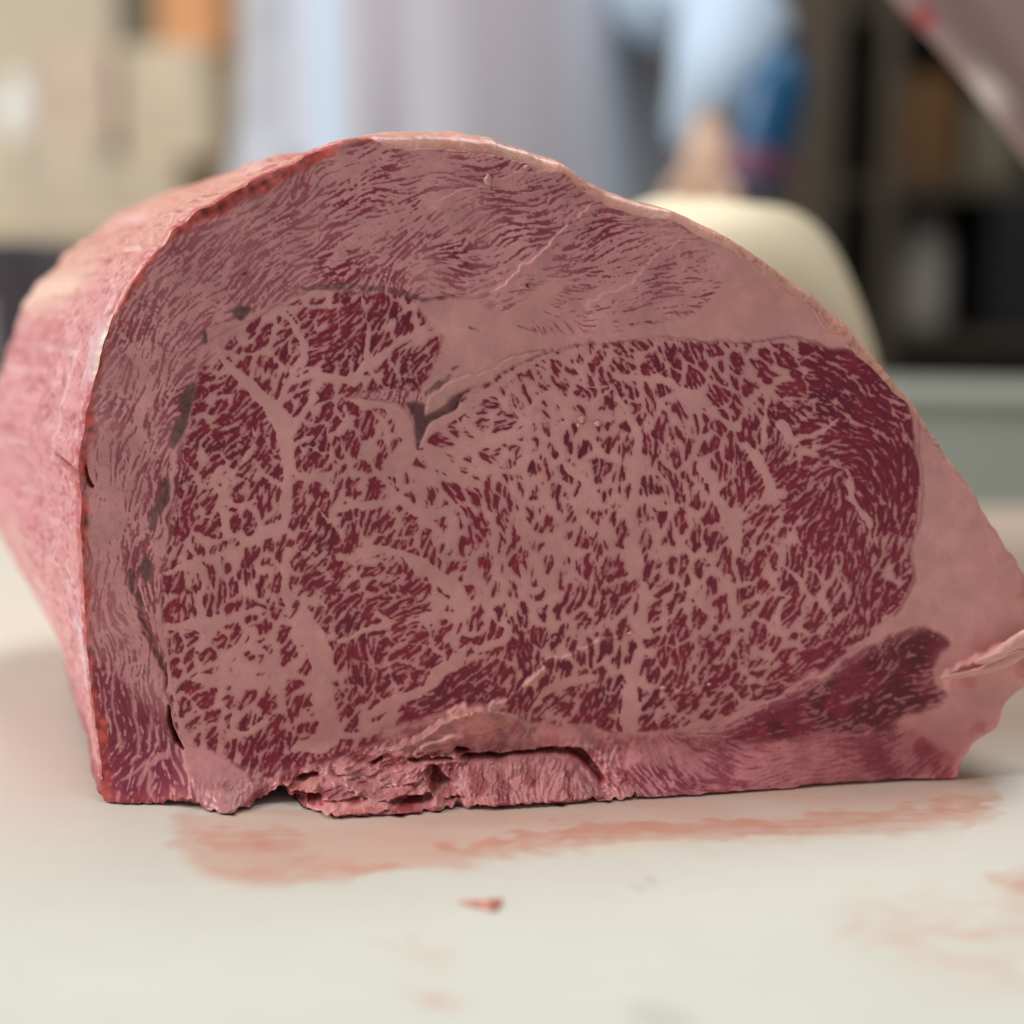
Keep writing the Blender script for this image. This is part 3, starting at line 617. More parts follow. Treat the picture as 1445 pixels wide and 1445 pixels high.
# ------------------------------------------------------------------ the block of beef
FOOT = None
def unproject_plane(u, v):
    """point of the cut face at face coordinates u, v; the foot of the face spreads forward onto the board"""
    d = ray(u, v)
    k = ((PL_P - CAMP) @ PL_N) / (d @ PL_N)
    if FOOT is not None:
        w = np.clip((np.asarray(v) - 1045) / (np.interp(u, FOOT[0], FOOT[1]) - 1045), 0, 1.3)
        k = k * (1 - w ** 1.6 * np.interp(u, FOOT[0], FOOT[2]))
    return CAMP + d * k[..., None]
_b0, _b1 = np.array(on_board(150, 1128)), np.array(on_board(1340, 1100))
PL_X = (_b1 - _b0) / np.linalg.norm(_b1 - _b0)
LEAN = math.radians(3.0)
_hn = np.cross(PL_X, [0, 0, 1]); _hn /= np.linalg.norm(_hn)              # points to the viewer
PL_N = _hn * math.cos(LEAN) + np.array([0, 0, 1]) * math.sin(LEAN)
PL_UP = np.cross(PL_N, PL_X); PL_UP = PL_UP if PL_UP[2] > 0 else -PL_UP
PL_P = _b0

_fu = np.arange(100, 1400, 6.0); _so = smooth_poly(OUTER, 8); _so = _so[_so[:, 1] > 1060]; _so = _so[np.argsort(_so[:, 0])]
_fv = np.interp(_fu, _so[:, 0], _so[:, 1])
_fv = np.array([_fv[max(0, i - 4):i + 5].max() for i in range(len(_fv))])
_d = ray(_fu, _fv + 1.0); _kp = ((PL_P - CAMP) @ PL_N) / (_d @ PL_N); _kb = (0.0004 - CAMH) / _d[:, 2]
_fe = np.clip(1 - _kb / _kp, 0, .2)
_fe = np.convolve(np.pad(_fe, 6, mode='edge'), np.ones(13) / 13, 'valid'); _fe = np.maximum(_fe, 0)
FOOT = (_fu, _fv, _fe)
beef = empty('beef_rib_block', tuple(unproject_plane(np.array(722.), np.array(1130.))))
tag(beef, 'large block of marbled beef rib with its cut face showing, on the white board', 'beef')

# outline of the cut face: outer silhouette moved in by the width of the rounded rim
_O = np.array(OUTER, float)
_rw = np.array([RIMW.get(int(p[0]), 0) if p[1] < 800 else 0 for p in OUTER], float)
_os = smooth_poly(np.column_stack([_O, _rw]), 10)
# resample evenly
_seg = np.hypot(*np.diff(np.vstack([_os[:, :2], _os[:1, :2]]), axis=0).T); _cum = np.concatenate([[0], np.cumsum(_seg)])
NK = int(_cum[-1] / 2.6)
_q = np.linspace(0, _cum[-1], NK, endpoint=False); _cl = np.vstack([_os, _os[:1]])
ring = np.column_stack([np.interp(_q, _cum, _cl[:, k]) for k in range(3)])
_t = np.roll(ring[:, :2], -2, 0) - np.roll(ring[:, :2], 2, 0); _t /= np.linalg.norm(_t, axis=1)[:, None] + 1e-9
NOUT = np.column_stack([_t[:, 1], -_t[:, 0]])                             # outward in face coordinates
if ((ring[:, :2] - ring[:, :2].mean(0)) * NOUT).sum() < 0: NOUT = -NOUT
_r1 = np.random.default_rng(5)
def loop_noise(s):
    a = _r1.standard_normal(NK); f = np.fft.rfftfreq(NK)
    a = np.fft.irfft(np.fft.rfft(a) * np.exp(-2 * np.pi ** 2 * (s / 2.6) ** 2 * f * f), n=NK); return (a - a.mean()) / a.std()
bottom_w = sstep(1085, 1120, ring[:, 1]) * (ring[:, 0] < 900)
topedge = (ring[:, 1] < 800)
jag = loop_noise(3.2) * (.5 + 2.6 * bottom_w) + loop_noise(9) * (.8 + 2.2 * bottom_w + .5 * topedge)
jag = jag + np.clip(loop_noise(2.4) - .9, 0, 3) * 5.5 * bottom_w * (ring[:, 0] < 640)
_RW = np.clip(ring[:, 2] + loop_noise(16) * 2.2 * (ring[:, 2] > 4), 0, 60)
inner = ring[:, :2] - NOUT * _RW[:, None] + NOUT * jag[:, None]

# ---- the face grid
inside = inpoly(inner, GU, GV)
cell_in = inside[:-1, :-1] | inside[1:, :-1] | inside[:-1, 1:] | inside[1:, 1:]
used = np.zeros((NG, NG), bool)
used[:-1, :-1] |= cell_in; used[1:, :-1] |= cell_in; used[:-1, 1:] |= cell_in; used[1:, 1:] |= cell_in
FU, FV = GU.copy(), GV.copy()
bi, bj = np.nonzero(used & ~inside)
_A = inner; _B = np.roll(inner, -1, 0); _dd2 = _B - _A; _l2 = (_dd2 ** 2).sum(1) + 1e-9
for s in range(0, len(bi), 800):
    P = np.column_stack([GU[bi[s:s + 800], bj[s:s + 800]], GV[bi[s:s + 800], bj[s:s + 800]]])
    e = P[:, None, :] - _A[None]; tt = np.clip((e * _dd2[None]).sum(2) / _l2[None], 0, 1)
    near = _A[None] + _dd2[None] * tt[..., None]; d2 = ((P[:, None, :] - near) ** 2).sum(2); k = d2.argmin(1)
    FU[bi[s:s + 800], bj[s:s + 800]] = near[np.arange(len(P)), k, 0]; FV[bi[s:s + 800], bj[s:s + 800]] = near[np.arange(len(P)), k, 1]
H2 = H.copy(); H2[used & ~inside] = 0
PF = unproject_plane(FU, FV) + PL_N * H2[..., None]
PF[..., 2] = np.maximum(PF[..., 2], .0006)
_gx = np.gradient(PF, axis=1); _gy = np.gradient(PF, axis=0)
NRM = np.cross(_gy, _gx); NRM /= np.linalg.norm(NRM, axis=2)[..., None] + 1e-12
if (NRM[NG // 2, NG // 2] @ PL_N) < 0: NRM = -NRM
NRM[used & ~inside] = PL_N
# which part each cell belongs to
cu, cv = GU[:-1, :-1] + STEP / 2, GV[:-1, :-1] + STEP / 2
reg = np.zeros(cell_in.shape, int)                                         # 0 = cap muscle
def cm(m): return m[:-1, :-1] > .5
reg[cm(m_side) & (cu < 262)] = 1
reg[cm(m_wedge) | cm(m_fat)] = 2
reg[cm(m_lowr)] = 5; reg[cm(m_tail)] = 4
reg[cm(m_trim)] = 6
reg[cm(m_eye)] = 3
reg[cm(flapm)] = 9
reg[cm(grey)] = 10; reg[cm(strip)] = 11
reg[cm(m_corner)] = 7; reg[cm(m_fan)] = 8
PARTS = {0: ('cap_muscle', 'finely streaked cap muscle arching over the eye of the rib'), 1: ('side_muscle', 'narrow streaked muscle strip with grey gristle'),
         2: ('fat_cap', 'smooth pinkish outer fat'), 3: ('eye_muscle', 'large densely marbled eye muscle'), 4: ('tail_muscle', 'dark red lean tail muscle'),
         5: ('lower_flank', 'reddish lower edge against the board'), 6: ('torn_trim', 'ragged torn fat and meat at the foot'), 7: ('corner_muscle', 'dark webbed corner muscle'), 8: ('fat_lobe', 'pale lobe of fat with a frayed end'), 9: ('torn_flap', 'torn fold of streaked meat hanging at the foot'), 10: ('gristle', 'grey brown gristle between the muscles'), 11: ('tissue_strip', 'pale strip of tissue above a dark crease')}
for rid, (nm, lab) in PARTS.items():
    ci, cj = np.nonzero(cell_in & (reg == rid))
    if not len(ci): continue
    F = np.stack([ci * NG + cj, (ci + 1) * NG + cj, (ci + 1) * NG + cj + 1, ci * NG + cj + 1], 1)
    uq, inv = np.unique(F, return_inverse=True)
    F = inv.reshape(F.shape)
    me = np_mesh(nm, PF.reshape(-1, 3)[uq] - np.array(beef.location), F, COL.reshape(-1, 3)[uq])
    o = link(nm, me, M_SHRED if rid in (6, 8, 9) else M_FACE, None); o.parent = beef
    o['label'] = lab
    me.normals_split_custom_set_from_vertices(NRM.reshape(-1, 3)[uq])

# ---- outer surface: from the rim backwards, the block runs away to the left
E0 = unproject_plane(inner[:, 0], inner[:, 1]); E0[:, 2] = np.maximum(E0[:, 2], .0006)
PXM = np.linalg.norm(unproject_plane(np.array(723.), np.array(700.)) - unproject_plane(np.array(722.), np.array(700.)))    # metres per unit on the face
UPV = PL_UP; RTV = PL_X; BACK = -_hn
NO3 = NOUT[:, :1] * RTV[None] - NOUT[:, 1:2] * UPV[None]
rw = np.maximum(_RW - jag, 3.0) * PXM
leftw = sstep(700, 300, inner[:, 0])
lowleft = sstep(760, 1100, inner[:, 1]) * leftw
dep = np.concatenate([np.linspace(0, .010, 12), np.linspace(.011, .06, 42), np.linspace(.063, .19, 34)])
ring_n = []; NKs = np.arange(NK)
_s2 = np.random.default_rng(8)
ND = len(dep)
def surf_noise(sk, sd):                  # noise over (outline, depth), units: outline units / metres
    a = _s2.standard_normal((ND * 2, NK)); fk, fd = np.meshgrid(np.fft.fftfreq(NK), np.fft.fftfreq(ND * 2))
    a = np.fft.ifft2(np.fft.fft2(a) * np.exp(-2 * np.pi ** 2 * ((sk / 2.6) ** 2 * fk ** 2 + sd ** 2 * fd ** 2))).real[:ND]
    return (a - a.mean()) / a.std()
sn_big = surf_noise(46, 10); sn_mid = surf_noise(15, 4); sn_fine = surf_noise(5, 1.4)
SK = np.zeros((ND, NK, 3))
cen = np.array([560., 660.])
for i, t in enumerate(dep):
    g = np.clip(t / np.maximum(rw * 1.5, .0022), 0, 1)
    bul = rw * np.sqrt(1 - (1 - g) ** 2)
    k = t / .17
    off = NO3 * bul[:, None] + BACK[None] * t
    off = off + RTV[None] * (-.088 * k) + UPV[None] * (-.0045 * k)
    off = off + (RTV[None] * .034 + UPV[None] * .020) * (lowleft * k)[:, None]
    amp = sstep(0.004, .05, t) * np.where(inner[:, 1] > 1090, .0006, np.where(inner[:, 1] < 420, .0004, .0009))
    off = off + NO3 * (amp * sn_big[i] + sstep(.002, .02, t) * .00055 * sn_mid[i] + sstep(.001, .01, t) * .00018 * sn_fine[i])[:, None]
    fade = sstep(.12, .21, t)
    P = E0 + off
    c3 = P.mean(0)
    P = c3 + (P - c3) * (1 - .22 * fade)
    SK[i] = P
SK[..., 2] = np.maximum(SK[..., 2], .0006)
# crease across the flank and the silver flap near the edge
arc = inner
YY = np.broadcast_to(inner[None, :, 1], (ND, NK)); XX = np.broadcast_to(inner[None, :, 0], (ND, NK)); TT = np.broadcast_to(dep[:, None], (ND, NK))
isleft = sstep(600, 480, XX) * (YY < 1120)
crease = np.exp(-((YY - 672 + TT * 900) / 6) ** 2) * sstep(.05, .01, TT) * isleft
SK -= NO3[None] * (crease * .0022)[..., None]
flap = np.exp(-((YY - 500) / 46) ** 4) * isleft
SK += NO3[None] * (flap * np.exp(-((TT - .006) / .005) ** 2) * .0012)[..., None]
# colour of the outside: membrane pink, red muscle, cream fat bands
kk = np.arange(NK)[None, :] + np.zeros((ND, 1))
def streak(sk, sd): return surf_noise(sk, sd)
base = np.zeros((ND, NK, 3)) + col(.67, .265, .285)
def mix2(a, b, w): return a * (1 - w[..., None]) + np.asarray(b) * w[..., None]
topw = isleft * sstep(430, 330, YY)
base = mix2(base, col(.66, .30, .245), topw)
base = mix2(base, col(.52, .10, .135), sstep(.5, 2.0, surf_noise(24, 7)) * .65 * isleft)
st1 = surf_noise(3.0, 1.0); st2 = surf_noise(7, 2.0); st3 = surf_noise(3.2, 4.5)
base = mix2(base, col(.42, .07, .11), sstep(.3, 1.6, st1 * .8 + st2 * .6) * .62 * isleft * (1 - topw))
base = mix2(base, col(.38, .06, .075), sstep(.7, 1.7, surf_noise(2.6, 5)) * .7 * topw)
base = mix2(base, col(.78, .46, .46), sstep(.9, 2.2, st3 * .7 + surf_noise(12, 5) * .7) * .7 * isleft)
band = np.exp(-((YY - (395 + 0 * TT)) / 34) ** 2) * sstep(.035, .075, TT) * isleft
base = mix2(base, col(.80, .53, .42), np.clip(band * (1.0 + .3 * sn_mid), 0, .95))
silver = flap * np.exp(-((TT - .004) / .006) ** 4)
base = mix2(base, col(.72, .47, .52), np.clip(silver * .85, 0, 1))
base = mix2(base, col(.84, .55, .42), np.clip(flap * sstep(.003, .0005, TT), 0, 1) * .9)
vline = np.exp(-((TT - .022 - .00001 * YY) / .0016) ** 2) * sstep(470, 500, YY) * sstep(650, 600, YY) * isleft
base = mix2(base, col(.84, .56, .56), vline * .7)
silver2 = np.exp(-((TT - .010 - .006 * np.sin(YY / 40)) / .004) ** 2) * sstep(850, 900, YY) * sstep(1010, 970, YY) * isleft
base = mix2(base, col(.70, .48, .56), silver2 * .8)
base = mix2(base, col(.50, .07, .07), np.clip(sstep(.0045, .0008, TT) * isleft * (1 - flap) * (.75 + .35 * sn_fine), 0, 1) * .9)  # red cut edge again, its see-through glow painted on the outside
base = mix2(base, col(.30, .02, .02), np.clip(crease * 1.1, 0, 1))
right = 1 - isleft
fatr = col(.72, .345, .262) * (1 + .05 * sn_mid + .03 * sn_fine)[..., None]
base = mix2(base, fatr, right)
base = mix2(base, col(.66, .20, .16), right * sstep(.8, 2.2, surf_noise(9, 3)) * .5)
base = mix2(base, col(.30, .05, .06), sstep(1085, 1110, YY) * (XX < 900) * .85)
base = np.clip(base, .005, .9)
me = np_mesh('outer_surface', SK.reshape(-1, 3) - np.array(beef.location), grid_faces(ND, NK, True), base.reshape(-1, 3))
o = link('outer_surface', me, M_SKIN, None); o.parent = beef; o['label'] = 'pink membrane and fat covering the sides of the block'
# rounded back end
EB = [SK[-1]]
c3 = SK[-1].mean(0) + BACK * .0
for j in range(1, 9):
    a = j / 8 * math.pi / 2
    EB.append(c3 + (SK[-1] - c3) * max(math.cos(a), .001) + (BACK * .05 + RTV * -.02) * math.sin(a))
EB = np.array(EB); EB[..., 2] = np.maximum(EB[..., 2], .0006)
me = np_mesh('back_end', EB.reshape(-1, 3) - np.array(beef.location), grid_faces(9, NK, True), np.tile(base[-1], (9, 1)))
o = link('back_end', me, M_SKIN, None); o.parent = beef

# ---- torn flaps, frayed tags and crumbs: small closed sheets standing off the face
def fpt(u, v, off): return unproject_plane(np.array(float(u)), np.array(float(v))) + PL_N * off
def sheet(name, pts, off0, thick, c, puff=.0015, seed=0, dark=None, label=None, parent=beef, jagk=1.5, curl=0.0):
    """ragged closed sheet: outline in face coordinates, standing off0 in front of the face"""
    r = random.Random(seed); nr = np.random.default_rng(seed)
    q = smooth_poly(pts, 8); n = len(q); q = q + nr.standard_normal((n, 2)) * jagk * .5
    cc = q.mean(0); NR = 7; V = []; C = []
    v0, v1 = q[:, 1].min(), q[:, 1].max()
    for side in (1, -1):
        for k in range(NR + 1):
            s = 1 - k / NR if side == 1 else k / NR
            if side == -1 and k == 0: continue
            s2 = s if s > 0 else .02
            for p in q:
                w = cc + (p - cc) * s2
                dome = (1 - s2 ** 2.2)
                nz = math.sin(w[0] * .21 + seed) * math.sin(w[1] * .27 + seed * 2) * .5 + math.sin(w[0] * .55 + w[1] * .3) * .25
                h = off0 + side * thick / 2 * math.sqrt(max(1 - s2 ** 4, 0)) + dome * puff + nz * .0004 * (.3 + .7 * s2) + curl * (v1 - w[1]) / (v1 - v0 + 1e-6)
                V.append(fpt(w[0], w[1], h))
                t = .5 + .5 * math.sin(w[0] * .42 + 1.3 * math.sin(w[1] * .11 + seed) + nz * 2)
                base_c = np.array(c) * (1 + .10 * nz)
                if dark is not None: base_c = base_c * (1 - .75 * max(t - .55, 0) * 2) + np.array(dark) * (.75 * max(t - .55, 0) * 2)
                edge = max(0, (s2 - .82) / .18)
                base_c = base_c * (1 - .35 * edge) + np.array((.84, .42, .38)) * .35 * edge
                C.append(base_c)
    V = np.array(V); V[:, 2] = np.maximum(V[:, 2], .0007)
    rows = len(V) // n
    me = np_mesh(name, V - np.array(parent.location), grid_faces(rows, n, True), np.clip(np.array(C), .01, .9))
    o = link(name, me, M_SHRED, None); o.parent = parent
    if label: o['label'] = label
    return o
PINK = (.74, .25, .245); PALE = (.80, .40, .35); RED = (.56, .10, .10); DRED = (.25, .03, .04)
sheet('skin_flap', [(1452,886),(1436,886),(1410,902),(1388,918),(1366,930),(1380,934),(1404,926),(1432,910),(1452,908)], .0042, .0022, (.80, .42, .37), .001, 16, None, 'pale flap of fat sticking out at the side', jagk=.6)
sheet('skin_flap', [(1436,915),(1400,930),(1360,945),(1324,952),(1330,957),(1370,952),(1410,942),(1440,926)], .0026, .0016, (.76, .38, .34), .0008, 17, None, None, jagk=.6)
for (u, v, w, h, sd) in [(820,592,5,5,1),(843,598,5,4,2),(688,254,6,9,3),(816,600,3,3,4),(935,970,5,3,5),(1000,965,3,2,6),(890,893,5,3,10),(742,236,4,3,11)]:
    sheet('fat_crumb', [(u - w, v), (u, v - h), (u + w, v - h * .3), (u + w * .5, v + h), (u - w * .5, v + h * .8)], .0005, .0010, (.74, .40, .36), .0004, 60 + sd, None, None, jagk=.8)
# ------------------------------------------------------------------ board and counter
def board_mat():
    m, nt, b = node_mat('white_plastic_board'); N, L = nt.nodes, nt.links
    a = N.new('ShaderNodeAttribute'); a.attribute_name = 'Col'; L.new(a.outputs['Color'], b.inputs['Base Color'])
    tc = N.new('ShaderNodeTexCoord'); mp = N.new('ShaderNodeMapping'); mp.inputs['Scale'].default_value = (1, 7, 1); mp.inputs['Rotation'].default_value = (0, 0, .35)
    n = N.new('ShaderNodeTexNoise'); n.inputs['Scale'].default_value = 260; n.inputs['Detail'].default_value = 6
    L.new(tc.outputs['Object'], mp.inputs['Vector']); L.new(mp.outputs['Vector'], n.inputs['Vector'])
    bp = N.new('ShaderNodeBump'); bp.inputs['Strength'].default_value = .25; bp.inputs['Distance'].default_value = .0004
    L.new(n.outputs['Fac'], bp.inputs['Height']); L.new(bp.outputs['Normal'], b.inputs['Normal'])
    mr = N.new('ShaderNodeMapRange'); mr.inputs['To Min'].default_value = .36; mr.inputs['To Max'].default_value = .58
    L.new(n.outputs['Fac'], mr.inputs['Value'])
    wm = N.new('ShaderNodeMath'); wm.operation = 'MULTIPLY'; L.new(mr.outputs['Result'], wm.inputs[0]); L.new(a.outputs['Alpha'], wm.inputs[1]); L.new(wm.outputs['Value'], b.inputs['Roughness'])   # wet where stained
    b.inputs['Specular IOR Level'].default_value = .35
    return m
M_BOARD = board_mat()
BX0, BX1, BY0, BY1 = -.62, .62, .08, 1.12
bxs = np.unique(np.concatenate([np.linspace(BX0, -.26, 30), np.linspace(-.26, .26, 560), np.linspace(.26, BX1, 30)]))
bys = np.unique(np.concatenate([np.linspace(BY0, .27, 20), np.linspace(.27, .53, 330), np.linspace(.53, BY1, 60)]))
BXX, BYY = np.meshgrid(bxs, bys)
BP = np.stack([BXX, BYY, np.zeros_like(BXX)], -1)
bu, bv = to_px(BP)
_r3 = np.random.default_rng(21)
def lookup(field, u, v):                 # take a face-grid noise field as a board field, scaled in board millimetres
    return field[np.clip(v, 0, NG - 1).astype(int), np.clip(u, 0, NG - 1).astype(int)]
bn_f1 = lookup(gnoise(6), BXX * 2000 + 540, (BYY - .2) * 2600)      # anisotropic smears: stretched across
bn_f2 = lookup(gnoise(14), BXX * 900 + 540, (BYY - .2) * 3000)
bn_f3 = lookup(gnoise(40), BXX * 1500 + 540, (BYY - .2) * 2500)
bn_f4 = lookup(gnoise(4), BXX * 700 + 540, (BYY - .2) * 3600)
su, sv = bu + bn_f1 * 7 + bn_f3 * 9, bv + bn_f1 * 2.2 + bn_f2 * 3.2
def soft_in(poly, soft=6):
    q = smooth_poly(poly, 6); P = np.column_stack([su.ravel(), sv.ravel()])
    sel = (P[:, 0] > q[:, 0].min() - 60) & (P[:, 0] < q[:, 0].max() + 60) & (P[:, 1] > q[:, 1].min() - 60) & (P[:, 1] < q[:, 1].max() + 60)
    out = np.zeros(len(P)); idx = np.nonzero(sel)[0]
    X, Y = P[idx, 0], P[idx, 1]
    d2 = np.full(len(idx), 1e9); A = q; B = np.roll(q, -1, 0)
    for (x1, y1), (x2, y2) in zip(A, B):
        dx, dy = x2 - x1, y2 - y1
        t = np.clip(((X - x1) * dx + (Y - y1) * dy) / max(dx * dx + dy * dy, 1e-9), 0, 1)
        d2 = np.minimum(d2, ((X - x1 - t * dx) / 1.8) ** 2 + (Y - y1 - t * dy) ** 2)
    d = np.sqrt(d2) * np.where(inpoly(q, X, Y), 1, -1)
    out[idx] = sstep(-soft * 1.5, soft * 1.5, d); return out.reshape(su.shape)
st = soft_in([(238,1170),(300,1140),(640,1130),(900,1120),(1200,1095),(1340,1085),(1395,1098),(1412,1135),(1380,1160),(1250,1174),(1150,1182),(1000,1190),(850,1196),(720,1212),(645,1226),(560,1226),(480,1240),(400,1246),(310,1240),(258,1212)], 7) * (.46 + .05 * bn_f2)
def addst(poly, s, soft=5):
    global st
    st = np.maximum(st, soft_in(poly, soft) * np.clip(s + .06 * bn_f4 + .06 * bn_f1, 0, 1))
addst([(262,1172),(330,1160),(420,1163),(446,1186),(424,1212),(360,1216),(290,1208)], .62, 9)
addst([(290,1218),(380,1208),(470,1204),(560,1222),(500,1238),(380,1244),(310,1236)], .55, 6)
addst([(520,1228),(560,1216),(585,1216),(570,1226),(540,1234),(490,1240)], .68, 3)
addst([(630,1196),(700,1180),(760,1166),(900,1160),(1050,1155),(1150,1150),(1225,1138),(1262,1158),(1150,1176),(1000,1181),(900,1186),(760,1195),(670,1212),(640,1212)], .72, 5)
addst([(1150,1140),(1240,1134),(1300,1120),(1388,1108),(1406,1138),(1330,1160),(1240,1172),(1160,1174)], .55, 7)
addst([(585,1345),(610,1320),(650,1335),(660,1355),(625,1370),(595,1362)], .13, 12)
addst([(588,1402),(615,1410),(655,1412),(650,1424),(615,1424)], .38, 5)
addst([(548,1328),(575,1332),(572,1338),(552,1335)], .30, 4)
addst([(1210,1290),(1300,1270),(1460,1290),(1480,1390),(1400,1400),(1250,1360)], .17, 30)
addst([(1425,1240),(1470,1230),(1470,1290),(1430,1280)], .40, 12)
addst([(1385,1235),(1420,1240),(1450,1250),(1440,1256),(1400,1248)], .35, 5)
_rb = sstep(1130, 1010, bv) * sstep(900, 1250, bu); BC_SHADE = _rb
lightband = soft_in([(806,1192),(860,1190),(930,1187),(1010,1190),(1100,1178),(1200,1179),(1090,1186),(1000,1192),(930,1198),(850,1200)], 2)
BC = np.zeros(BXX.shape + (3,)) + col(.655, .67, .59)
BC *= (1 + .012 * bn_f3 + .008 * bn_f4)[..., None]
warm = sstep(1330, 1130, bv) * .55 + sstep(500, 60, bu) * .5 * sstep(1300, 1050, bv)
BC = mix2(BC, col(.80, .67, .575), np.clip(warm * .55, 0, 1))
BC = mix2(BC, col(.46, .335, .265), BC_SHADE * (.88 + .08 * bn_f3).clip(0, 1))  # shade behind the block at back right, painted into the board colour
BC = mix2(BC, col(.64, .305, .215), np.clip(st * 1.12, 0, .92))
BC = mix2(BC, col(.74, .68, .53), lightband * .8)
grey_sp = soft_in([(912,1236),(935,1238),(938,1246),(920,1244)], 3) + soft_in([(900,1248),(915,1250),(912,1254)], 2) + .8 * soft_in([(905,1425),(940,1418),(985,1436),(985,1460),(920,1450)], 10)
BC = mix2(BC, col(.46, .45, .39), np.clip(grey_sp, 0, 1) * .55)
_r4 = random.Random(9)
for k in range(120):                      # faint knife scratches
    x0, y0 = _r4.uniform(0, 1445), _r4.uniform(1180, 1440); an = _r4.uniform(-.5, 1.2); Ls = _r4.uniform(8, 38)
    dx, dy = math.cos(an), -math.sin(an) * .5
    w = (bu - x0) * dx + (bv - y0) * dy; e = np.abs(-(bu - x0) * dy + (bv - y0) * dx)
    BC = mix2(BC, col(.80, .78, .70) if _r4.random() < .65 else col(.58, .55, .48), np.exp(-(e / 1.3) ** 2) * sstep(Ls, Ls * .6, np.abs(w)) * .22)
nr, nc = BXX.shape
topV = BP.reshape(-1, 3).copy()
skirt = np.concatenate([np.arange(nc), np.arange(1, nr) * nc + nc - 1, (nr - 1) * nc + np.arange(nc - 2, -1, -1), np.arange(nr - 2, 0, -1) * nc])
low = topV[skirt].copy(); low[:, 2] = -.026
e1 = topV[skirt].copy(); e1[:, 2] = -.003; ctr = np.array([0, .6, 0]); e1[:, :2] = e1[:, :2] + np.sign(e1[:, :2] - ctr[:2]) * .0025; low[:, :2] = e1[:, :2]
nT, nS = len(topV), len(skirt); si = np.arange(nS); sj = (si + 1) % nS
Fb = np.concatenate([grid_faces(nr, nc), np.stack([skirt[si], nT + si, nT + sj, skirt[sj]], 1), np.stack([nT + si, nT + nS + si, nT + nS + sj, nT + sj], 1)])
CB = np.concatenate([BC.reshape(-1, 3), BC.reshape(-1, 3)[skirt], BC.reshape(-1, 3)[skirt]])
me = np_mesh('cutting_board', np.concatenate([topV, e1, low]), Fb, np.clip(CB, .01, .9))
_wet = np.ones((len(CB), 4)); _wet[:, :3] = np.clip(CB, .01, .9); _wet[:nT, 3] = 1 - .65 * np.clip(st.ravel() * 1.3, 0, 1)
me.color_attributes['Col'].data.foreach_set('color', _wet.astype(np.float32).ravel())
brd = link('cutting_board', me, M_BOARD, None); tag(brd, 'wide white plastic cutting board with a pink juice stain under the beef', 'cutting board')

M_STEEL = plain('brushed_steel', (.42, .43, .42), .38, .1, 30, .5, .9)
t_ = empty('counter', (0, .62, -.9))
bm = bmesh.new(); add_box(bm, (-1.3, -.02, -.062), (1.3, 1.6, -.0262)); bm_obj('counter_top', bm, M_STEEL, t_, False, .004)
for sx in (-1.2, 1.2):
    for sy in (.06, 1.52):
        bm = bmesh.new(); add_box(bm, (sx - .025, sy - .025, -.9), (sx + .025, sy + .025, -.0625)); bm_obj('leg', bm, M_STEEL, t_, False, .003)
tag(t_, 'steel work counter carrying the white cutting board', 'counter')
bm = bmesh.new(); add_box(bm, (-3.2, -1.2, -.95), (3.2, 3.4, -.9)); structure(bm_obj('floor', bm, plain('grey_floor', (.16, .155, .15), .5, .2, 5), None, False))

# scrap of meat lying on the board
def scrap(name, pts, z, c, label):
    q = smooth_poly(pts, 6); n = len(q); P = np.array([on_board(x, y, 0) for x, y in q]); cc = P.mean(0); V = []
    for s, hz in ((1, .0002), (1.0, .0005), (.85, .0009), (.5, .0012), (.05, .0013)):
        W = cc + (P - cc) * s; W[:, 2] = hz + .0002 * (s < .9) * np.sin(P[:, 0] * 900); V.append(W)
    V = np.concatenate(V); me = np_mesh(name, V, grid_faces(5, n, True), np.tile(np.array(c), (len(V), 1)) * (1 + .15 * np.sin(V[:, :1] * 1500)))
    return tag(link(name, me, M_SHRED, None), label, 'meat scrap')
scrap('meat_scrap', [(646,1274),(665,1276),(685,1277),(698,1274),(708,1270),(704,1282),(695,1287),(680,1283),(662,1279)], 0, (.64, .22, .17), 'small curved red shred of meat lying alone on the white board')
# ------------------------------------------------------------------ things behind, out of focus
M_FATB = meat_mat('cream_fat', .5, .3, .0, .4, 200, .001)
def lumpy(name, loc, half, rz, c, seed, exps=2.6, shear=0.0):
    nu, nv = 72, 44; u = np.linspace(0, 2 * np.pi, nu, endpoint=False); v = np.linspace(-np.pi / 2 + .02, np.pi / 2 - .02, nv)
    Uu, Vv = np.meshgrid(u, v); f = lambda w: np.sign(w) * np.abs(w) ** (2 / exps)
    P = np.stack([f(np.cos(Vv)) * f(np.cos(Uu)), f(np.cos(Vv)) * f(np.sin(Uu)), f(np.sin(Vv))], -1)
    nz = .03 * np.sin(3 * P[..., 0] + seed) * np.cos(4 * P[..., 1] + 2 * seed) + .02 * np.sin(7 * P[..., 2] + 5 * P[..., 0] + seed)
    P = P * (1 + nz)[..., None] * np.array(half)
    P[..., 0] *= 1 - shear * P[..., 2] / half[2] * .5
    P[..., 2] = np.maximum(P[..., 2], -half[2] * .93)
    C = np.zeros(P.shape) + np.array(c); C *= (1 + 1.5 * nz)[..., None]
    me = np_mesh(name, P.reshape(-1, 3), grid_faces(nv, nu, True), np.clip(C.reshape(-1, 3), .01, .9))
    o = link(name, me, M_FATB, None); o.location = loc; o.rotation_euler = (0, 0, rz); return o
fb = lumpy('fat_block', (.108, .80, .1055), (.090, .085, .1135), .2, (.88, .76, .55), 2, 3.3, shear=.5)
tag(fb, 'tall cream coloured block of fat standing behind the beef on the board', 'fat block')

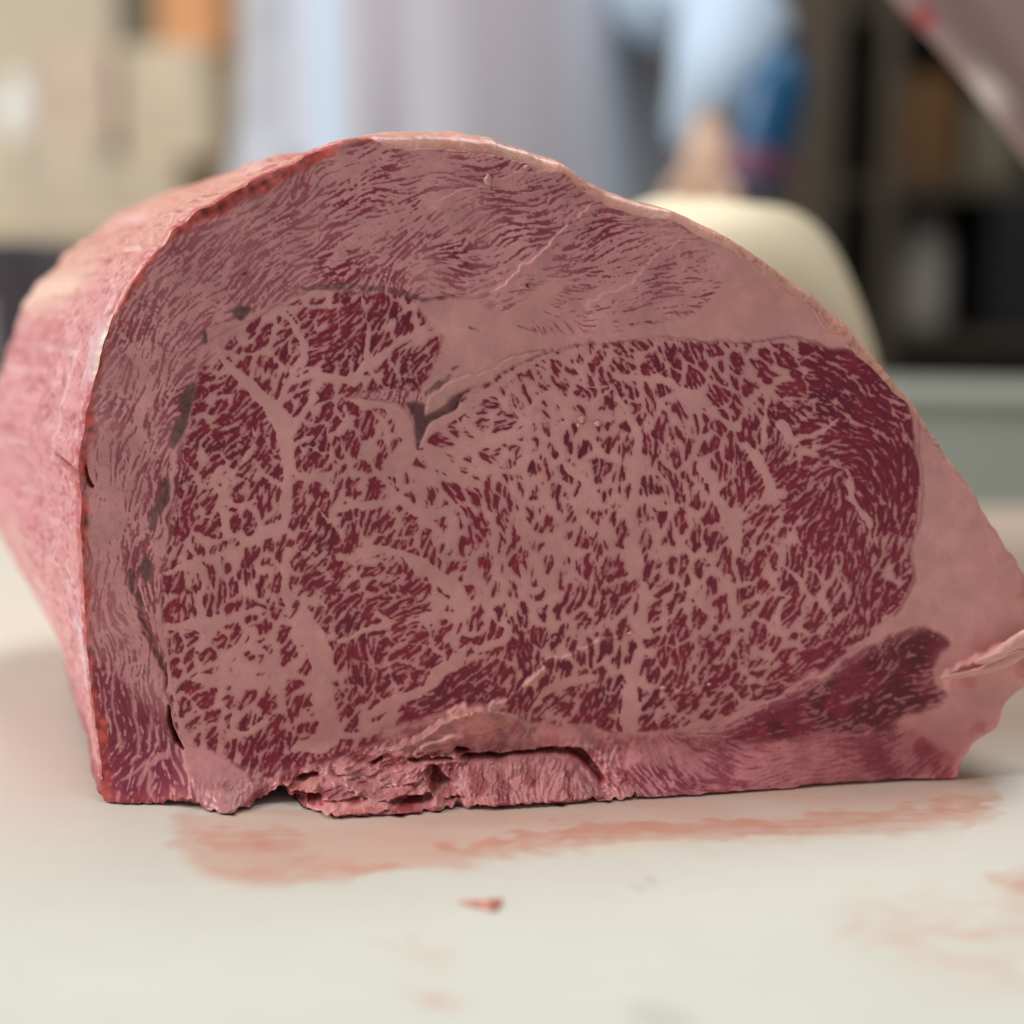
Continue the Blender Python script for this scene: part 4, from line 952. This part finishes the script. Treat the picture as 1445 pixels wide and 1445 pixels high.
# tub at the back right
M_TUB = plain('grey_green_plastic', (.30, .32, .28), .5, .06, 10)
tub = empty('plastic_tub', (.50, 1.30, -.0257)); tub.rotation_euler = (0, 0, -.32); tub.scale = (1.25, 1.0, 1.2)
def loc_box(name, parent, lo, hi, mat, bev=.004):
    bm = bmesh.new(); add_box(bm, lo, hi); o = bm_obj(name, bm, mat, None, False, bev); o.parent = parent; return o
loc_box('base', tub, (-.15, -.09, 0), (.15, .09, .006), M_TUB)
for nm, lo, hi in (('side_wall', (-.15, -.09, .0062), (-.143, .09, .082)), ('side_wall', (.143, -.09, .0062), (.15, .09, .082)), ('side_wall', (-.1428, -.09, .0062), (.1428, -.083, .082)), ('side_wall', (-.1428, .083, .0062), (.1428, .09, .082))):
    loc_box(nm, tub, lo, hi, M_TUB, .002)
bm = bmesh.new(); add_box(bm, (-.16, -.10, .0822), (.16, .10, .094)); o = bm_obj('lid', bm, M_TUB, None, False, .005); o.parent = tub
tag(tub, 'low grey green lidded plastic tub on the counter behind the beef', 'tub')

# back wall, left tan, shelves
M_TAN = plain('tan_wall', (.62, .53, .40), .7, .16, 1.6)
M_DARKW = plain('dark_wood_wall', (.055, .042, .030), .6, .45, 3.0)
bm = bmesh.new(); add_box(bm, (-3.2, 3.0, -.9), (.30, 3.1, 2.6)); structure(bm_obj('wall_left', bm, M_TAN, None, False))
bm = bmesh.new(); add_box(bm, (.305, 3.0, -.9), (3.2, 3.1, 2.6)); structure(bm_obj('wall_right', bm, M_DARKW, None, False))
def simple_box(name, lo, hi, c, label, cat, group=None, tape=None, rz=0):
    lo, hi = Vector(lo), Vector(hi); base = Vector(((lo.x + hi.x) / 2, (lo.y + hi.y) / 2, lo.z)); hx, hy, hz = (hi - lo) / 2
    e = empty(name, base); e.rotation_euler = (0, 0, rz); mt = plain(name + '_card', c, .7, .1, 8)
    bm = bmesh.new(); add_box(bm, (-hx, -hy, 0), (hx, hy, 2 * hz)); o = bm_obj('carton', bm, mt, None, False, .004); o.parent = e
    bm = bmesh.new(); add_box(bm, (-hx * .18, -hy - .001, 2 * hz * .5), (hx * .18, hy + .001, 2 * hz + .0012)); o = bm_obj('tape', bm, plain(name + '_tape', tape or [min(1, x * 1.3) for x in c], .4, .05), None, False); o.parent = e
    return tag(e, label, cat, group)
M_SHELF = plain('shelf_board', (.36, .29, .20), .6, .15, 6)
YS = 2.62
def px(x, y, Y=YS): p = at(x, y, Y); return p.x, p.z
sh = empty('wall_shelf', (-.9, 2.75, px(0, 330)[1]))
zs = px(0, 338)[1]
bm = bmesh.new(); add_box(bm, (-1.7, 2.5, zs - .03), (-.18, 2.999, zs)); bm_obj('shelf_board', bm, M_SHELF, sh, False, .003)
for x in (-1.6, -.9, -.28):
    bm = bmesh.new(); add_box(bm, (x - .015, 2.55, zs - .2), (x + .015, 2.999, zs - .0305)); bm_obj('bracket', bm, M_STEEL, sh, False, .002)
tag(sh, 'tan wall shelf carrying pale cartons', 'shelf')
def carton(x0, y0, x1, y1, c, label, dz=0, depth=.28):
    a = px(x0, y1); b = px(x1, y0)
    simple_box('carton_box', (a[0], 2.58, max(a[1], zs + .001) if y1 > 300 else a[1]), (b[0], 2.58 + depth, b[1]), c, label, 'carton')
carton(-60, 205, 40, 338, (.66, .56, .41), 'cream yellow carton at the end of the tan shelf')
carton(44, 190, 160, 338, (.64, .53, .40), 'wide tan carton beside the cream yellow carton on the shelf')
carton(164, 225, 262, 338, (.60, .50, .37), 'low light brown carton next to the white coat')
z1 = px(0, 189)[1]
a, b = px(58, 188), px(210, 100)
simple_box('carton_box', (px(48, 0)[0], 2.6, px(0, 190)[1] + .001), (px(156, 0)[0], 2.84, px(0, 70)[1]), (.68, .52, .40), 'pinkish tan carton stacked on the wide tan carton', 'carton')
simple_box('carton_box', (px(168, 0)[0], 2.6, px(0, 225)[1] + .001), (px(296, 0)[0], 2.84, px(0, 66)[1]), (.68, .56, .41), 'sandy carton stacked on the low light brown carton', 'carton')
simple_box('carton_box', (px(222, 0)[0], 2.62, px(0, 66)[1] + .001), (px(306, 0)[0], 2.80, px(0, -60)[1]), (.80, .38, .17), 'bright orange carton on top of the sandy carton', 'carton')
simple_box('carton_box', (px(150, 0)[0], 2.66, px(0, 66)[1] + .001), (px(218, 0)[0], 2.82, px(0, -40)[1]), (.16, .14, .10), 'dark olive carton beside the orange carton', 'carton')
# white jar on the cream carton
M_WHITE = plain('white_plastic', (.80, .80, .76), .4, .03)
def jar(name, base, prof_body, prof_lid, mb, ml, label, cat, group=None):
    e = empty(name, base)
    bm = bmesh.new(); lathe(bm, prof_body); o = bm_obj('body', bm, mb, None); o.parent = e
    bm = bmesh.new(); lathe(bm, prof_lid); o = bm_obj('lid', bm, ml, None); o.parent = e
    return tag(e, label, cat, group)
r_ = .052
jar('white_jar', (px(24, 0)[0], 2.66, px(0, 205)[1] + .0008), [(r_ * .8, 0), (r_, .012), (r_ * 1.02, .07), (r_ * .9, .09), (r_ * .72, .098)], [(r_ * .78, .0985), (r_ * .8, .10), (r_ * .8, .118), (r_ * .7, .124)], M_WHITE, M_WHITE, 'round white jar standing on the cream yellow carton', 'jar')
# dark bin by the left edge, further forward
bz = -.0255
bn = empty('dark_crate', (at(10, 380, 1.1).x - .02, 1.10, bz)); M_PUR = plain('dark_purple_plastic', (.07, .06, .075), .5, .1)
hgt = at(0, 345, 1.1).z - bz
loc_box('base', bn, (-.12, -.06, 0), (.06, .06, .006), M_PUR)
for lo, hi in (((-.12, -.06, .0062), (-.114, .06, hgt)), ((.054, -.06, .0062), (.06, .06, hgt)), ((-.1138, -.06, .0062), (.0538, -.054, hgt)), ((-.1138, .054, .0062), (.0538, .06, hgt))):
    loc_box('side_wall', bn, lo, hi, M_PUR, .003)
loc_box('front_label', bn, (-.09, -.0615, hgt * .45), (.03, -.0602, hgt * .82), plain('grey_label', (.38, .36, .37), .5, .05), .0005)
tag(bn, 'dark purple crate with a grey label at the counter back edge', 'crate')

# right: dark cabinet with shelves and goods
cab = empty('dark_cabinet', (1.3, 2.7, -.9))
M_CAB = plain('dark_cabinet_wood', (.060, .045, .032), .55, .35, 4)
X0, X1 = px(1125, 0)[0], 2.4
for nm, lo, hi in (('side_panel', (X0, 2.45, -.9), (X0 + .05, 2.99, 1.4)), ('post', (px(1215, 0)[0], 2.43, -.9), (px(1240, 0)[0], 2.49, 1.4)), ('shelf', (X0 + .0505, 2.5, px(0, 262)[1] - .03), (X1, 2.99, px(0, 262)[1])), ('shelf', (X0 + .0505, 2.5, px(0, 470)[1] - .03), (X1, 2.99, px(0, 470)[1])), ('shelf', (X0 + .0505, 2.5, px(0, 20)[1] - .03), (X1, 2.99, px(0, 20)[1]))):
    bm = bmesh.new(); add_box(bm, lo, hi); bm_obj(nm, bm, M_CAB, cab, False, .004)
tag(cab, 'tall dark wooden shelf cabinet behind the counter', 'cabinet')
z2 = px(0, 262)[1] + .001; z3 = px(0, 470)[1] + .001
simple_box('carton_box', (px(1262, 0)[0], 2.56, z2), (px(1345, 0)[0], 2.8, px(0, 110)[1]), (.16, .075, .025), 'rust brown carton on the dark cabinet shelf', 'carton')
simple_box('carton_box', (px(1352, 0)[0], 2.54, z2), (px(1425, 0)[0], 2.8, px(0, 150)[1]), (.16, .14, .085), 'olive grey carton beside the rust brown carton', 'carton')
jr = .047
jar('white_jug', (px(1318, 0)[0], 2.62, z3), [(jr * .95, 0), (jr * 1.05, .02), (jr * 1.05, .15), (jr * .8, .20), (jr * .45, .235)], [(jr * .5, .2355), (jr * .52, .262), (jr * .4, .268)], plain('dull_white_plastic', (.40, .36, .32), .5, .05), plain('dull_cap', (.30, .27, .24), .5, .05), 'pale plastic jug with a cap on the lower cabinet shelf', 'jug')
simple_box('storage_bin', (px(1385, 0)[0], 2.5, z3), (px(1490, 0)[0], 2.85, px(0, 285)[1]), (.010, .009, .009), 'black storage bin on the lower cabinet shelf', 'bin')
# blue bottle behind the sleeve, on the counter's back edge
M_BLUE = plain('blue_plastic', (.010, .085, .20), .35, .1)
bbp = at(1062, 268, 1.47)
bb = empty('blue_bottle', tuple(bbp)); hb = .165; bb.rotation_euler = (0, .22, 0)
bm = bmesh.new(); lathe(bm, [(.028, 0), (.031, .006), (.031, hb * .62), (.026, hb * .74), (.012, hb * .84), (.011, hb * .88)]); o = bm_obj('bottle_body', bm, M_BLUE, None); o.parent = bb
bm = bmesh.new(); lathe(bm, [(.0315, hb * .06), (.0318, hb * .07), (.0318, hb * .22), (.0315, hb * .23)]); o = bm_obj('bottle_label', bm, plain('magenta_label', (.16, .05, .10), .5, .1), None); o.parent = bb
bm = bmesh.new(); lathe(bm, [(.013, hb * .8805), (.014, hb * .90), (.013, hb * .95), (.006, hb * .955)], 20); o = bm_obj('cap', bm, plain('dark_blue_cap', (.012, .03, .07), .4, .05), None); o.parent = bb
tag(bb, 'dark blue bottle with magenta label held up behind the cream fat block', 'bottle')

# slab hanging top right
hs = empty('hanging_meat_slab', tuple(at(1445, 60, .84)))
Xd = (at(1445, 210, .84) - at(1272, 0, .84)).normalized(); Yb = Vector((0, 1, 0)); Up = Yb.cross(Xd).normalized()
if Up.z < 0: Up = -Up
Yb = Xd.cross(Up).normalized(); Yb = Yb if Yb.y > 0 else -Yb
Yt = (Yb * .82 + Up * -.0).normalized()
org = at(1272, 0, .84)
nx_, nz_ = 60, 30
V = []; C = []
for a in range(2 * nz_):
    for b_ in range(nx_):
        s = b_ / (nx_ - 1); ang = 2 * math.pi * a / (2 * nz_)
        cx, cy = math.cos(ang), math.sin(ang)
        ex = math.copysign(abs(cx) ** .35, cx); ey = math.copysign(abs(cy) ** .35, cy)
        taper = min(1, (math.sin(math.pi * min(max(s, .012), .988)) * 3.2)) ** .5
        wob = .0015 * math.sin(s * 14 + a * .3)
        h = (.075 + .075 * ex * taper) + wob
        th = .014 * ey * taper
        p = org + Xd * (-.10 + s * .40) + Up * h + Yb * th
        V.append(p - hs.location)
        low_e = max(0, -ex - .6) * 2.5
        c = np.array((.42, .29, .29)) * (1 + .12 * math.sin(h * 160 + s * 5)); c = c * (1 - low_e * .5) + np.array((.20, .155, .15)) * low_e * .5
        spot = math.exp(-((s - .29) / .014) ** 2) * (ex < -.93); c = c * (1 - spot) + np.array((.40, .03, .05)) * spot
        spot = math.exp(-((s - .43) / .035) ** 2) * (ex < -.85); c = c * (1 - spot) + np.array((.70, .62, .58)) * spot
        C.append(c)
me = np_mesh('slab', np.array(V), grid_faces(2 * nz_, nx_), np.clip(np.array(C), .01, .9))
Fq = grid_faces(2 * nz_, nx_).tolist() + [[(2 * nz_ - 1) * nx_ + b_, (2 * nz_ - 1) * nx_ + b_ + 1, b_ + 1, b_] for b_ in range(nx_ - 1)]
me = np_mesh('slab', np.array(V), np.array(Fq), np.clip(np.array(C), .01, .9))
o = link('slab', me, meat_mat('pale_meat', .55, .25), None); o.parent = hs
top_p = org + Xd * .12 + Up * .135
bm = bmesh.new()
hk = [top_p + Vector((0, 0, -.02)), top_p + Vector((.012, 0, -.012)), top_p + Vector((.014, 0, .02)), top_p + Vector((.0, 0, .05)), top_p + Vector((0, 0, .30)), top_p + Vector((0, 0, 1.2))]
loft(bm, hk, [.003] * 6, [.003] * 6, 10); o = bm_obj('hook', bm, M_STEEL, None); o.parent = hs; o.matrix_parent_inverse = Matrix.Translation(-hs.location)
tag(hs, 'pale pink slab of meat with a red spot hanging tilted on a hook', 'meat slab')

# ------------------------------------------------------------------ the butcher behind the counter
PY = 1.86
M_COAT = plain('white_coat_cloth', (.45, .46, .51), .75, .05, 7, .2)
M_SLEEVE = plain('pale_blue_sleeve', (.44, .55, .68), .75, .05, 7, .2)
M_APRON = plain('lilac_white_apron', (.44, .405, .435), .6, .06, 5, .3)
def _fold_light_apron(m):                     # light on the folds painted in: soft lengthwise bands of lilac and pale blue
    nt = m.node_tree; N, L = nt.nodes, nt.links; b = N['Principled BSDF']
    tc = N.new('ShaderNodeTexCoord'); mp = N.new('ShaderNodeMapping'); mp.inputs['Scale'].default_value = (11, 0, .15); L.new(tc.outputs['Object'], mp.inputs['Vector'])
    no = N.new('ShaderNodeTexNoise'); no.inputs['Scale'].default_value = 1.0; no.inputs['Detail'].default_value = 2; L.new(mp.outputs['Vector'], no.inputs['Vector'])
    cr = N.new('ShaderNodeValToRGB'); e = cr.color_ramp.elements
    e[0].position = .36; e[0].color = (.54, .48, .53, 1); e[1].position = .64; e[1].color = (.56, .68, .82, 1)
    k = e.new(.5); k.color = (.56, .54, .60, 1)
    L.new(no.outputs['Fac'], cr.inputs['Fac']); L.new(cr.outputs['Color'], b.inputs['Base Color'])
_fold_light_apron(M_APRON)
M_SKINP = plain('skin', (.52, .34, .24), .5, .06, 20)
M_TROU = plain('dark_trousers', (.03, .03, .04), .8, .1)
pc = at(640, 100, PY).x
pers = empty('person', (pc, PY + .02, -.9)); FL = -.9
shz, hpz = .63, .06
elR = at(1034, 30, 1.66); hdR = at(1000, 205, 1.50)
elL = at(412, 200, PY + .0); hdL = Vector((at(430, 400, 1.6).x, 1.58, .10))
bm = bmesh.new()
J = {}; R = {}
def jt(n, p, r): J[n] = bm.verts.new(Vector(p)); R[n] = r
jt('pel', (pc, PY + .02, hpz), .125); jt('bel', (pc, PY + .0, .26), .125); jt('che', (pc, PY, .47), .135); jt('nkb', (pc, PY + .01, .65), .07); jt('nk', (pc, PY - .005, .71), .052); jt('hd', (pc, PY - .02, .81), .078); jt('tp', (pc, PY - .015, .89), .07)
sR = Vector((pc + .185, PY + .01, shz - .03)); sL = Vector((pc - .185, PY + .01, shz - .03))
jt('sR', sR, .058); jt('eR', elR, .040); jt('wR', hdR + (elR - hdR) * .16, .026); jt('sL', sL, .058); jt('eL', elL, .040); jt('wL', hdL + (elL - hdL) * .14, .026)
for s, n in ((1, 'r'), (-1, 'l')):
    jt('h' + n, (pc + s * .09, PY + .02, -.02), .085); jt('k' + n, (pc + s * .10, PY + .01, -.44), .058); jt('a' + n, (pc + s * .10, PY + .03, -.83), .042); jt('t' + n, (pc + s * .12, PY - .10, -.87), .03)
ED = [('pel', 'bel'), ('bel', 'che'), ('che', 'nkb'), ('nkb', 'nk'), ('nk', 'hd'), ('hd', 'tp'), ('che', 'sR'), ('sR', 'eR'), ('eR', 'wR'), ('che', 'sL'), ('sL', 'eL'), ('eL', 'wL')] + [e for n in 'rl' for e in (('pel', 'h' + n), ('h' + n, 'k' + n), ('k' + n, 'a' + n), ('a' + n, 't' + n))]
# hands: palm then five short chains each
for sd, w, e in (('R', hdR, elR), ('L', hdL, elL)):
    d = (w - e).normalized(); side = d.cross(Vector((0, 0, 1))).normalized(); dn = Vector((0, 0, -1))
    jt('p' + sd, w + d * .02 + dn * .01, .022); ED.append(('w' + sd, 'p' + sd))
    for f, (o_, L_) in enumerate(((-.030, .062), (-.010, .075), (.010, .080), (.030, .070))):
        b0 = w + d * .05 + side * o_ + dn * .012
        jt('f%s%d0' % (sd, f), b0, .0095); jt('f%s%d1' % (sd, f), b0 + d * L_ * .5 + dn * .016, .0088); jt('f%s%d2' % (sd, f), b0 + d * L_ * .72 + dn * .042, .0078)
        ED += [('p' + sd, 'f%s%d0' % (sd, f)), ('f%s%d0' % (sd, f), 'f%s%d1' % (sd, f)), ('f%s%d1' % (sd, f), 'f%s%d2' % (sd, f))]
    sg = -1 if sd == 'R' else 1
    jt('th%s0' % sd, w + d * .012 + side * sg * .034 + dn * .012, .011); jt('th%s1' % sd, w + d * .045 + side * sg * .052 + dn * .026, .0095)
    ED += [('p' + sd, 'th%s0' % sd), ('th%s0' % sd, 'th%s1' % sd)]
for a_, b_ in ED: bm.edges.new((J[a_], J[b_]))
names = list(J); me = bpy.data.meshes.new('body'); bm.verts.index_update(); bm.to_mesh(me); bm.free()
ob = link('body', me, M_SKINP, None, False); ob.parent = pers; ob.matrix_parent_inverse = Matrix.Translation(-pers.location)
sk = ob.modifiers.new('skin', 'SKIN'); sk.use_smooth_shade = True
for n_, v in zip(names, me.skin_vertices[0].data): v.radius = (R[n_], R[n_]); v.use_root = (n_ == 'pel')
sm_ = ob.modifiers.new('sub', 'SUBSURF'); sm_.levels = 2; sm_.render_levels = 2
# face
fc = Vector((pc, PY - .02, .81))
def child(nm, bm, mat, sub=0):
    o = bm_obj(nm, bm, mat, None, True, 0, 2, sub); o.parent = pers; o.matrix_parent_inverse = Matrix.Translation(-pers.location); return o
for s in (-1, 1):
    bm = bmesh.new(); bmesh.ops.create_uvsphere(bm, u_segments=12, v_segments=8, radius=.012, matrix=Matrix.Translation(fc + Vector((s * .03, -.068, .02)))); child('eye', bm, M_WHITE)
    bm = bmesh.new(); bmesh.ops.create_uvsphere(bm, u_segments=12, v_segments=8, radius=.022, matrix=Matrix.Translation(fc + Vector((s * .082, .0, .0))) @ Matrix.Diagonal((.4, .8, 1.3, 1))); child('ear', bm, M_SKINP)
bm = bmesh.new(); loft(bm, [fc + Vector((0, -.07, .02)), fc + Vector((0, -.088, -.008)), fc + Vector((0, -.075, -.018))], [.006, .012, .01], [.006, .012, .008], 10); child('nose', bm, M_SKINP)
bm = bmesh.new(); loft(bm, [fc + Vector((-.024, -.070, -.042)), fc + Vector((0, -.079, -.042)), fc + Vector((.024, -.070, -.042))], [.004, .007, .004], [.004, .006, .004], 8); child('mouth', bm, plain('lips', (.42, .18, .15), .5, .05))
bm = bmesh.new(); lathe(bm, [(.088, .85), (.092, .865), (.09, .92), (.075, .94), (.03, .946)], 28, Matrix.Translation((pc, PY - .012, 0))); child('cap', bm, M_WHITE)
# clothes: coat body, sleeves, apron with hanging folds, trousers
def folds(i, a): return 1 + .020 * math.sin(7 * a + .4 * i) + .014 * math.sin(13 * a - .25 * i + 1)
bm = bmesh.new(); zz = [-.22, -.05, .12, .30, .47, .59, .645, .665]
loft(bm, [(pc, PY + .01, z) for z in zz], [.34, .33, .318, .30, .255, .22, .13, .085], [.165, .160, .150, .145, .150, .135, .10, .075], 64, folds); child('coat', bm, M_COAT)
for sS, e_, w_ in ((sR, elR, hdR), (sL, elL, hdL)):
    bm = bmesh.new(); mid = (sS + e_) / 2; cuff = w_ + (e_ - w_) * .13; m2 = (e_ + cuff) / 2
    loft(bm, [sS + (sS - e_).normalized() * .03, sS, mid, e_ + (mid - e_) * .12, e_ + (m2 - e_) * .15, m2, cuff], [.05, .078, .072, .066, .064, .056, .046], [.05, .078, .072, .066, .064, .056, .046], 28, lambda i, a: 1 + .05 * math.sin(3 * a + 1.7 * i)); child('sleeve', bm, M_SLEEVE if e_ is elR else M_COAT)
# apron: curved sheet with deep vertical folds in front of the coat
def apron():
    nu, nv = 150, 40; V = []
    for side in (0, 1):
        for j in range(nv):
            z = .58 - (j / (nv - 1)) * 1.06
            for i in range(nu):
                s = i / (nu - 1) * 2 - 1; hw = .20 + .03 * (1 - (z + .48) / 1.06)
                x = s * hw
                d = .158 * math.sqrt(max(1 - (s * .86) ** 2, .0)) + .012
                g = .35 + .65 * sstep(.5, .15, z)
                f = (.008 * math.sin(s * 7.5 + .5 * z) + .004 * math.sin(s * 12.5 + z + 1)) * g
                V.append((pc + x, PY + .005 - d - f - .006 + side * .002, z))
    F = grid_faces(nv, nu).tolist(); n = nu * nv; F += [[a + n for a in reversed(q)] for q in grid_faces(nv, nu).tolist()]
    rim = list(range(nu)) + [j * nu + nu - 1 for j in range(1, nv)] + [(nv - 1) * nu + i for i in range(nu - 2, -1, -1)] + [j * nu for j in range(nv - 2, 0, -1)]
    for a, b_ in zip(rim, rim[1:] + rim[:1]): F.append([a, b_, b_ + n, a + n])
    me = np_mesh('apron', np.array(V), np.array(F)); o = link('apron', me, M_APRON, None); o.parent = pers; o.matrix_parent_inverse = Matrix.Translation(-pers.location)
apron()
for s in (-1, 1):
    bm = bmesh.new(); loft(bm, [(pc + s * .09, PY + .02, -.10), (pc + s * .10, PY + .015, -.44), (pc + s * .10, PY + .03, -.86)], [.105, .085, .075], [.115, .09, .08], 24, lambda i, a: 1 + .03 * math.sin(5 * a + i)); child('trouser_leg', bm, M_TROU)
tag(pers, 'person in a white coat and apron standing behind the counter, holding a blue bottle', 'person')
